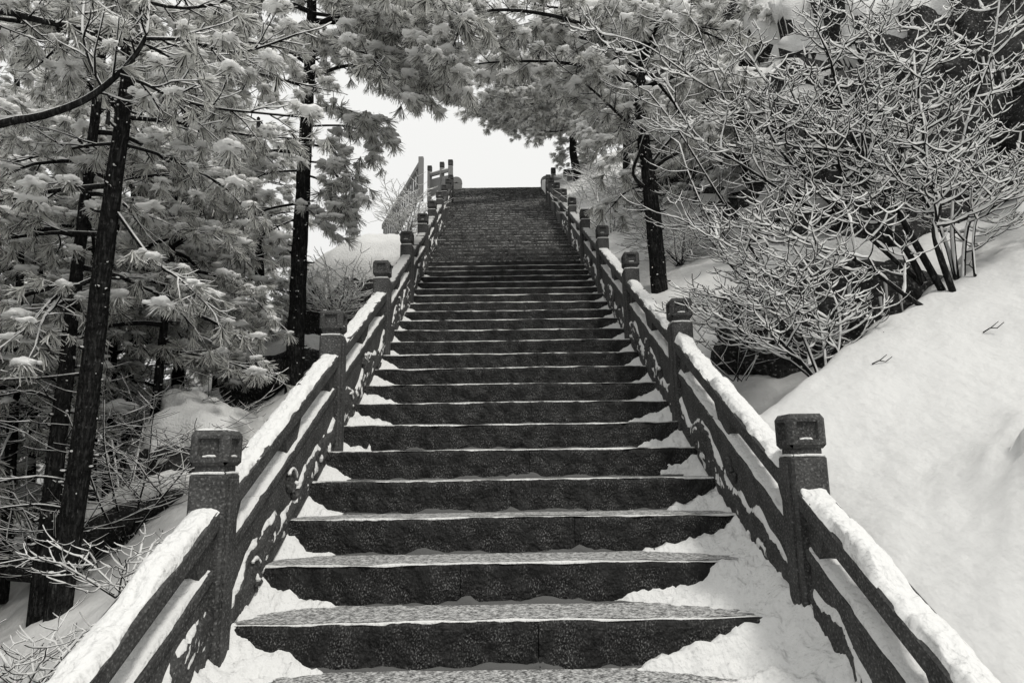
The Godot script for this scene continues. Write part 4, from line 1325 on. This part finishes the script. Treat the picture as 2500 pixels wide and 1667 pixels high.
	pine("broad far pine whose snowy boughs arch over the top of the stairs",
		[V(2.30, 7.79, 19.50), V(2.21, 8.95, 19.50), V(2.10, 9.84, 19.50), V(2.27, 11.19, 19.50), V(2.46, 12.73, 19.50), V(2.46, 14.80, 19.50)], 0.15, 0.07,
		[[[V(2.31, 11.07, 19.50), V(1.06, 10.92, 19.00), V(-0.16, 10.85, 18.60), V(-1.02, 10.53, 18.40)], 0.075], [[V(2.21, 10.51, 19.50), V(1.33, 10.61, 19.20), V(0.37, 10.46, 19.00), V(-0.44, 10.56, 18.90)], 0.05],
		[[V(2.43, 11.88, 19.50), V(1.07, 11.96, 18.80), V(-0.28, 11.82, 18.40), V(-1.93, 11.28, 18.20)], 0.06], [[V(2.46, 12.73, 19.50), V(1.22, 12.83, 18.60), V(-0.14, 12.65, 18.00), V(-0.92, 12.09, 17.80)], 0.06],
		[[V(2.34, 11.04, 19.50), V(3.33, 11.33, 19.50), V(4.45, 11.47, 19.50)], 0.06], [[V(2.35, 11.50, 19.50), V(1.51, 10.57, 17.80), V(0.57, 9.79, 16.80), V(-0.14, 9.70, 16.30)], 0.05],
		[[V(2.48, 13.20, 19.50), V(3.62, 13.46, 19.00), V(4.35, 13.02, 18.60)], 0.05], [[V(2.26, 10.81, 19.50), V(1.68, 9.96, 18.60), V(1.00, 9.75, 18.20)], 0.04], [[V(2.36, 11.72, 19.50), V(1.75, 10.73, 17.60), V(0.82, 10.26, 16.60), V(-0.37, 9.84, 16.00)], 0.05]],
		{"count": 20, "from": 0.5, "to": 1.0, "length": 2.6}, {"gap": 0.14, "reach": 0.95, "size": 1.3, "hang": 0.25, "snowy": 0.9, "bare": 0.1, "twig": 0.05, "crumbs": 30}, 202)
	pine("small thin-stemmed pine heaped with snow in the upper right",
		[V(3.48, 4.24, 9.00), V(3.48, 4.83, 9.00), V(3.56, 6.17, 9.00), V(3.55, 6.84, 9.00)], 0.05, 0.02, [], {"count": 26, "from": 0.1, "to": 1.0, "length": 0.95, "wide": 0.45}, {"gap": 0.13, "reach": 0.35, "snowy": 0.7, "size": 1.15, "hang": 0.6}, 203)
	pine("snowy pine behind the contorted trunk, filling the slope above the gully",
		[V(3.41, 4.45, 11.00), V(3.52, 5.60, 11.00), V(3.65, 6.89, 11.00), V(3.76, 7.95, 11.00)], 0.08, 0.03, [], {"count": 30, "from": 0.05, "to": 1.0, "length": 1.6, "wide": 0.4}, {"gap": 0.16, "reach": 0.6, "snowy": 0.45, "size": 1.15}, 204)
	pine("farther snowy pine between the arching pine and the contorted one",
		[V(2.71, 6.41, 14.00), V(2.77, 7.69, 14.00), V(2.89, 9.24, 14.00), V(3.03, 11.07, 14.00)], 0.1, 0.04, [], {"count": 28, "from": 0.35, "to": 1.0, "length": 1.7, "wide": 0.6}, {"gap": 0.18, "reach": 0.7, "snowy": 0.5, "size": 1.25}, 205)
	pine("snowy pine at the foot of the dark rock face, upper right",
		[V(4.69, 5.57, 10.50), V(4.72, 6.39, 10.50), V(4.83, 7.15, 10.50), V(4.96, 7.75, 10.50)], 0.05, 0.02, [], {"count": 22, "from": 0.05, "to": 1.0, "length": 1.0, "wide": 0.4}, {"gap": 0.15, "reach": 0.45, "snowy": 0.55, "size": 1.15}, 206)
	# --- shrubs
	rng.seed = 300
	shrub("great snow-laden shrub fanning over the upper right from the slope", V(2.89, 0.92, 4.15),
		[[[V(2.77, 1.15, 4.25), V(2.70, 1.42, 4.30), V(2.58, 1.62, 4.35), V(2.45, 1.90, 4.40), V(2.31, 2.15, 4.40), V(2.20, 2.47, 4.40)], 0.022, 17],
		[[V(2.90, 0.83, 4.10), V(2.84, 1.27, 4.15), V(2.82, 1.49, 4.15), V(2.88, 1.68, 4.15), V(2.86, 1.89, 4.20), V(2.88, 2.24, 4.20), V(2.90, 2.57, 4.25), V(2.95, 2.92, 4.30)], 0.022, 20],
		[[V(2.90, 0.87, 4.15), V(2.73, 1.57, 4.30), V(2.70, 1.91, 4.40), V(2.57, 2.26, 4.50), V(2.52, 2.69, 4.55), V(2.48, 3.09, 4.60)], 0.024, 18],
		[[V(2.86, 0.82, 4.10), V(2.59, 0.99, 4.10), V(2.34, 1.24, 4.15), V(2.12, 1.38, 4.20), V(1.86, 1.49, 4.25)], 0.018, 9],
		[[V(2.79, 1.15, 4.30), V(2.53, 1.52, 4.40), V(2.25, 1.91, 4.50), V(2.03, 2.32, 4.60), V(1.99, 2.63, 4.65), V(2.08, 2.97, 4.70)], 0.016, 11],
		[[V(1.99, 2.64, 4.65), V(1.81, 2.78, 4.65), V(1.55, 2.80, 4.60), V(1.12, 3.14, 4.60), V(0.85, 3.25, 4.60)], 0.009, 4],
		[[V(2.48, 1.64, 4.50), V(2.20, 1.85, 4.60), V(1.79, 2.22, 4.70), V(1.49, 2.52, 4.80), V(1.30, 3.00, 4.90)], 0.013, 8],
		[[V(2.97, 0.90, 4.20), V(3.09, 1.31, 4.30), V(3.22, 1.64, 4.35), V(3.51, 1.95, 4.40), V(3.87, 2.24, 4.40)], 0.018, 13],
		[[V(2.96, 0.93, 4.20), V(3.11, 1.53, 4.40), V(3.28, 2.03, 4.50), V(3.52, 2.57, 4.60), V(3.76, 3.07, 4.60), V(3.89, 3.53, 4.60)], 0.018, 17],
		[[V(2.97, 0.93, 4.20), V(3.10, 1.63, 4.50), V(2.96, 2.38, 4.70), V(2.99, 3.07, 4.80), V(3.01, 3.69, 4.90)], 0.016, 15],
		[[V(3.08, 1.16, 4.20), V(3.10, 1.40, 4.20), V(3.19, 1.64, 4.20), V(3.41, 1.70, 4.15), V(3.61, 1.75, 4.10)], 0.01, 7]],
		{"length": 0.23, "levels": 4, "snow": 0.0098, "lift": 0.24, "first": 0.3, "min": 2.6, "max": 4.6}, 301)
	shrub("low snowy bush with spreading stems at the edge of the gully", V(1.88, 0.43, 3.95),
		[[[V(1.89, 0.42, 3.95), V(1.81, 0.60, 4.05), V(1.71, 0.75, 4.10), V(1.62, 0.94, 4.20), V(1.52, 1.06, 4.30)], 0.016, 12],
		[[V(1.88, 0.44, 3.95), V(1.83, 0.86, 4.10), V(1.77, 1.16, 4.25), V(1.62, 1.46, 4.40)], 0.012, 13],
		[[V(1.91, 0.44, 3.95), V(1.96, 0.74, 4.05), V(1.95, 1.04, 4.15), V(1.87, 1.31, 4.25)], 0.012, 13],
		[[V(1.92, 0.44, 3.95), V(2.03, 0.67, 4.00), V(2.08, 0.90, 4.05), V(2.05, 1.12, 4.10)], 0.01, 10],
		[[V(1.86, 0.45, 3.95), V(1.77, 0.66, 4.20), V(1.61, 0.89, 4.50), V(1.43, 1.08, 4.80)], 0.01, 10]],
		{"length": 0.21, "levels": 4, "snow": 0.0085, "lift": 0.22, "first": 0.2, "min": 2.3, "max": 4.3}, 302)
	shrub("thin rimed saplings in the gully between the contorted pine and the great shrub", V(2.36, 1.37, 5.60),
		[[[V(2.36, 1.33, 5.60), V(2.14, 1.89, 5.60), V(1.86, 2.43, 5.60), V(1.58, 2.98, 5.60), V(1.32, 3.38, 5.60)], 0.014, 12],
		[[V(2.40, 1.37, 5.60), V(2.28, 2.26, 5.70), V(2.17, 2.90, 5.70), V(2.01, 3.72, 5.80), V(1.88, 4.20, 5.80)], 0.014, 12],
		[[V(2.32, 1.37, 5.60), V(2.00, 1.65, 5.60), V(1.76, 1.98, 5.60), V(1.53, 2.14, 5.60)], 0.012, 10],
		[[V(2.31, 1.41, 5.60), V(1.97, 1.96, 5.80), V(1.76, 2.61, 5.90), V(1.69, 3.06, 6.00)], 0.012, 12],
		[[V(2.38, 1.37, 5.60), V(2.41, 1.93, 5.50), V(2.30, 2.50, 5.50), V(2.20, 3.14, 5.50)], 0.012, 12]],
		{"length": 0.36, "levels": 2, "snow": 0.0085, "lift": 0.2, "first": 0.3}, 303)
	rng.seed = 310
	var p: Vector3
	p = V(-2.69, 2.23, 10.00)
	shrub("feathery white bush between the balustrade pine and the round boulder", p, fan(p, 18, 0.85, 0.7, 0.008, 11), {"length": 0.24, "levels": 2, "snow": 0.011, "coat": 0.8, "lift": 0.15, "first": 0.2}, 311)
	p = V(-2.09, 4.56, 12.80)
	shrub("rimed bush beside the slatted railing near the top left", p, fan(p, 15, 0.9, 0.55, 0.009, 11), {"length": 0.28, "levels": 2, "snow": 0.012, "coat": 0.8, "lift": 0.15, "first": 0.2}, 312)
	p = V(-2.38, -0.70, 4.20)
	shrub("small low rimed bush beside the foot of the nearest left pine", p, fan(p, 9, 0.4, 1.6, 0.006, 7), {"length": 0.16, "levels": 2, "snow": 0.008, "coat": 0.5, "lift": 0.15, "first": 0.15}, 313)
	p = V(-2.45, -1.12, 3.60)
	shrub("rimed bush in the bottom left corner outside the balustrade", p, fan(p, 10, 0.42, 1.3, 0.006, 7), {"length": 0.16, "levels": 2, "snow": 0.008, "coat": 0.5, "lift": 0.15, "first": 0.2}, 314)
	p = V(1.85, 4.04, 11.50)
	shrub("hoary bush on the bank right of the upper stairs", p, fan(p, 12, 1.0, 0.8, 0.009, 9), {"length": 0.32, "levels": 2, "snow": 0.011, "coat": 0.8, "lift": 0.15, "first": 0.15}, 315)
	p = V(2.20, 5.96, 15.50)
	shrub("hoary bush high on the bank below the arching pine", p, fan(p, 10, 1.0, 0.8, 0.01, 9), {"length": 0.34, "levels": 2, "snow": 0.014, "coat": 0.8, "lift": 0.15, "first": 0.15}, 316)
	p = V(-2.96, -0.57, 6.60)
	shrub("bare thin-stemmed sapling among the pine trunks on the left", p, fan(p, 7, 1.1, 0.7, 0.009, 6), {"length": 0.34, "levels": 2, "snow": 0.006, "lift": 0.1, "first": 0.25}, 317)
	p = V(-3.37, -0.60, 6.00)
	shrub("leafless tangle of twigs between the second and third left trunks", p, fan(p, 9, 1.2, 0.6, 0.01, 8), {"length": 0.4, "levels": 2, "snow": 0.006, "lift": 0.1, "first": 0.2}, 318)
	p = V(-4.55, -0.39, 6.40)
	shrub("leafless rimed brush at the left edge between the slim trunks", p, fan(p, 9, 1.3, 0.6, 0.01, 8), {"length": 0.4, "levels": 2, "snow": 0.005, "lift": 0.1, "first": 0.2}, 319)
	p = V(-3.07, -0.40, 6.20)
	shrub("low rimed brush in front of the black rock slab on the left", p, fan(p, 10, 0.8, 1.0, 0.008, 8), {"length": 0.3, "levels": 2, "snow": 0.006, "lift": 0.12, "first": 0.2}, 321)
	p = V(-5.45, 0.44, 8.60)
	shrub("thicket of rimed twigs low behind the left trunks", p, fan(p, 14, 1.5, 0.9, 0.01, 10), {"length": 0.45, "levels": 2, "snow": 0.008, "lift": 0.1, "first": 0.2}, 322)
	p = V(-6.08, 0.33, 8.40)
	shrub("second thicket of rimed twigs, nearer the left edge", p, fan(p, 14, 1.5, 0.9, 0.01, 10), {"length": 0.45, "levels": 2, "snow": 0.008, "lift": 0.1, "first": 0.2}, 323)
	p = V(-4.17, -0.25, 7.60)
	shrub("dense rimed thicket at the feet of the mid-distance trunks", p, fan(p, 14, 1.2, 0.9, 0.009, 10), {"length": 0.36, "levels": 2, "snow": 0.007, "coat": 0.3, "lift": 0.1, "first": 0.15}, 324)
	p = V(-3.86, -0.92, 6.00)
	shrub("rimed brush right behind the feet of the two nearest left trunks", p, fan(p, 12, 0.9, 0.9, 0.008, 9), {"length": 0.3, "levels": 2, "snow": 0.006, "coat": 0.3, "lift": 0.1, "first": 0.15}, 325)
	p = V(-3.41, 0.08, 7.60)
	shrub("thin rimed brush behind the snow mound left of the balustrade", p, fan(p, 10, 0.8, 0.9, 0.008, 9), {"length": 0.3, "levels": 2, "snow": 0.007, "coat": 0.3, "lift": 0.1, "first": 0.15}, 326)
	p = V(2.14, 1.44, 6.60)
	shrub("dry frosted grass tussock on the bank behind the contorted pine trunk", p, fan(p, 26, 0.45, 1.3, 0.004, 7), {"length": 0.2, "levels": 1, "snow": 0.005, "coat": 0.4, "lift": -0.1, "first": 0.1}, 331)
	p = V(2.32, 2.67, 8.60)
	shrub("frosted brush growing on the bank just above the contorted pine's foot", p, fan(p, 16, 0.8, 1.0, 0.007, 9), {"length": 0.28, "levels": 2, "snow": 0.008, "coat": 0.5, "lift": 0.05, "first": 0.15}, 332)
	p = V(1.72, 0.64, 4.90)
	shrub("few bare thin stems rising from the gully snow beside the right handrail", p, fan(p, 6, 0.5, 0.8, 0.005, 5), {"length": 0.2, "levels": 2, "snow": 0.004, "lift": 0.1, "first": 0.4}, 333)
	p = V(2.39, 5.08, 12.50)
	shrub("snow-coated brush filling the bank left of the contorted pine", p, fan(p, 16, 1.0, 1.0, 0.009, 10), {"length": 0.34, "levels": 2, "snow": 0.012, "coat": 0.6, "lift": 0.1, "first": 0.15}, 334)
	p = V(-3.52, 1.14, 9.00)
	shrub("small white bush poking from the snow below the leaning boulder", p, fan(p, 7, 0.5, 0.8, 0.008, 5), {"length": 0.22, "levels": 2, "snow": 0.008, "coat": 0.8, "lift": 0.15, "first": 0.3}, 320)

	for t in [[V(2.64, 0.53, 3.60), "short broken twig lying alone on the snow slope at the right edge", 0.1, 1.2], [V(3.15, 1.31, 4.30), "thin bent twig sticking from the snow right of the shrub stems", 0.14, 2.6], [V(2.00, 0.43, 3.60), "tiny dark sprig lying on the snow slope below the shrub stems", 0.09, 0.4]]:
		var f: Vector3 = t[0]
		f.y = height(f.x, -f.z) + 0.005
		fallen_twig(t[1], f, t[2], t[3])



func _ready() -> void:
	nz.seed = 4; nz.frequency = 0.01; nz.fractal_octaves = 3
	var cam := Camera3D.new()
	cam.name = "camera"
	cam.fov = 54.63
	cam.near = 0.05
	cam.far = 600.0
	cam.rotation_degrees = Vector3(10.53, -0.25, -0.8)
	add_child(cam)
	cam.current = true
	var env := Environment.new()
	env.background_mode = Environment.BG_SKY
	var sky := Sky.new()
	var sm := ProceduralSkyMaterial.new()
	sm.sky_top_color = Color(0.825, 0.825, 0.818)
	sm.sky_horizon_color = Color(0.772, 0.772, 0.768)
	sm.sky_curve = 0.2
	sm.ground_bottom_color = Color(0.6, 0.6, 0.6)
	sm.ground_horizon_color = Color(0.772, 0.772, 0.768)
	sm.ground_curve = 0.02
	sm.sun_angle_max = 1.0
	sky.sky_material = sm
	env.sky = sky
	env.tonemap_mode = Environment.TONE_MAPPER_LINEAR
	env.tonemap_exposure = 1.45
	env.sdfgi_enabled = true; env.ssao_enabled = true; env.ssil_enabled = true
	var we := WorldEnvironment.new()
	we.name = "environment"
	we.environment = env
	add_child(we)
	var sun := DirectionalLight3D.new()
	sun.name = "sun"
	sun.light_energy = 0.5
	sun.light_angular_distance = 10.0
	sun.light_color = Color(1.0, 0.99, 0.97)
	sun.shadow_enabled = true
	add_child(sun)
	sun.look_at_from_position(Vector3.ZERO, Vector3(-0.38, -0.78, -0.5))
	make_materials()
	build_ground()
	build_far_hill()
	build_stairs()
	build_balustrades()
	build_rocks()
	make_tufts()
	build_plants()
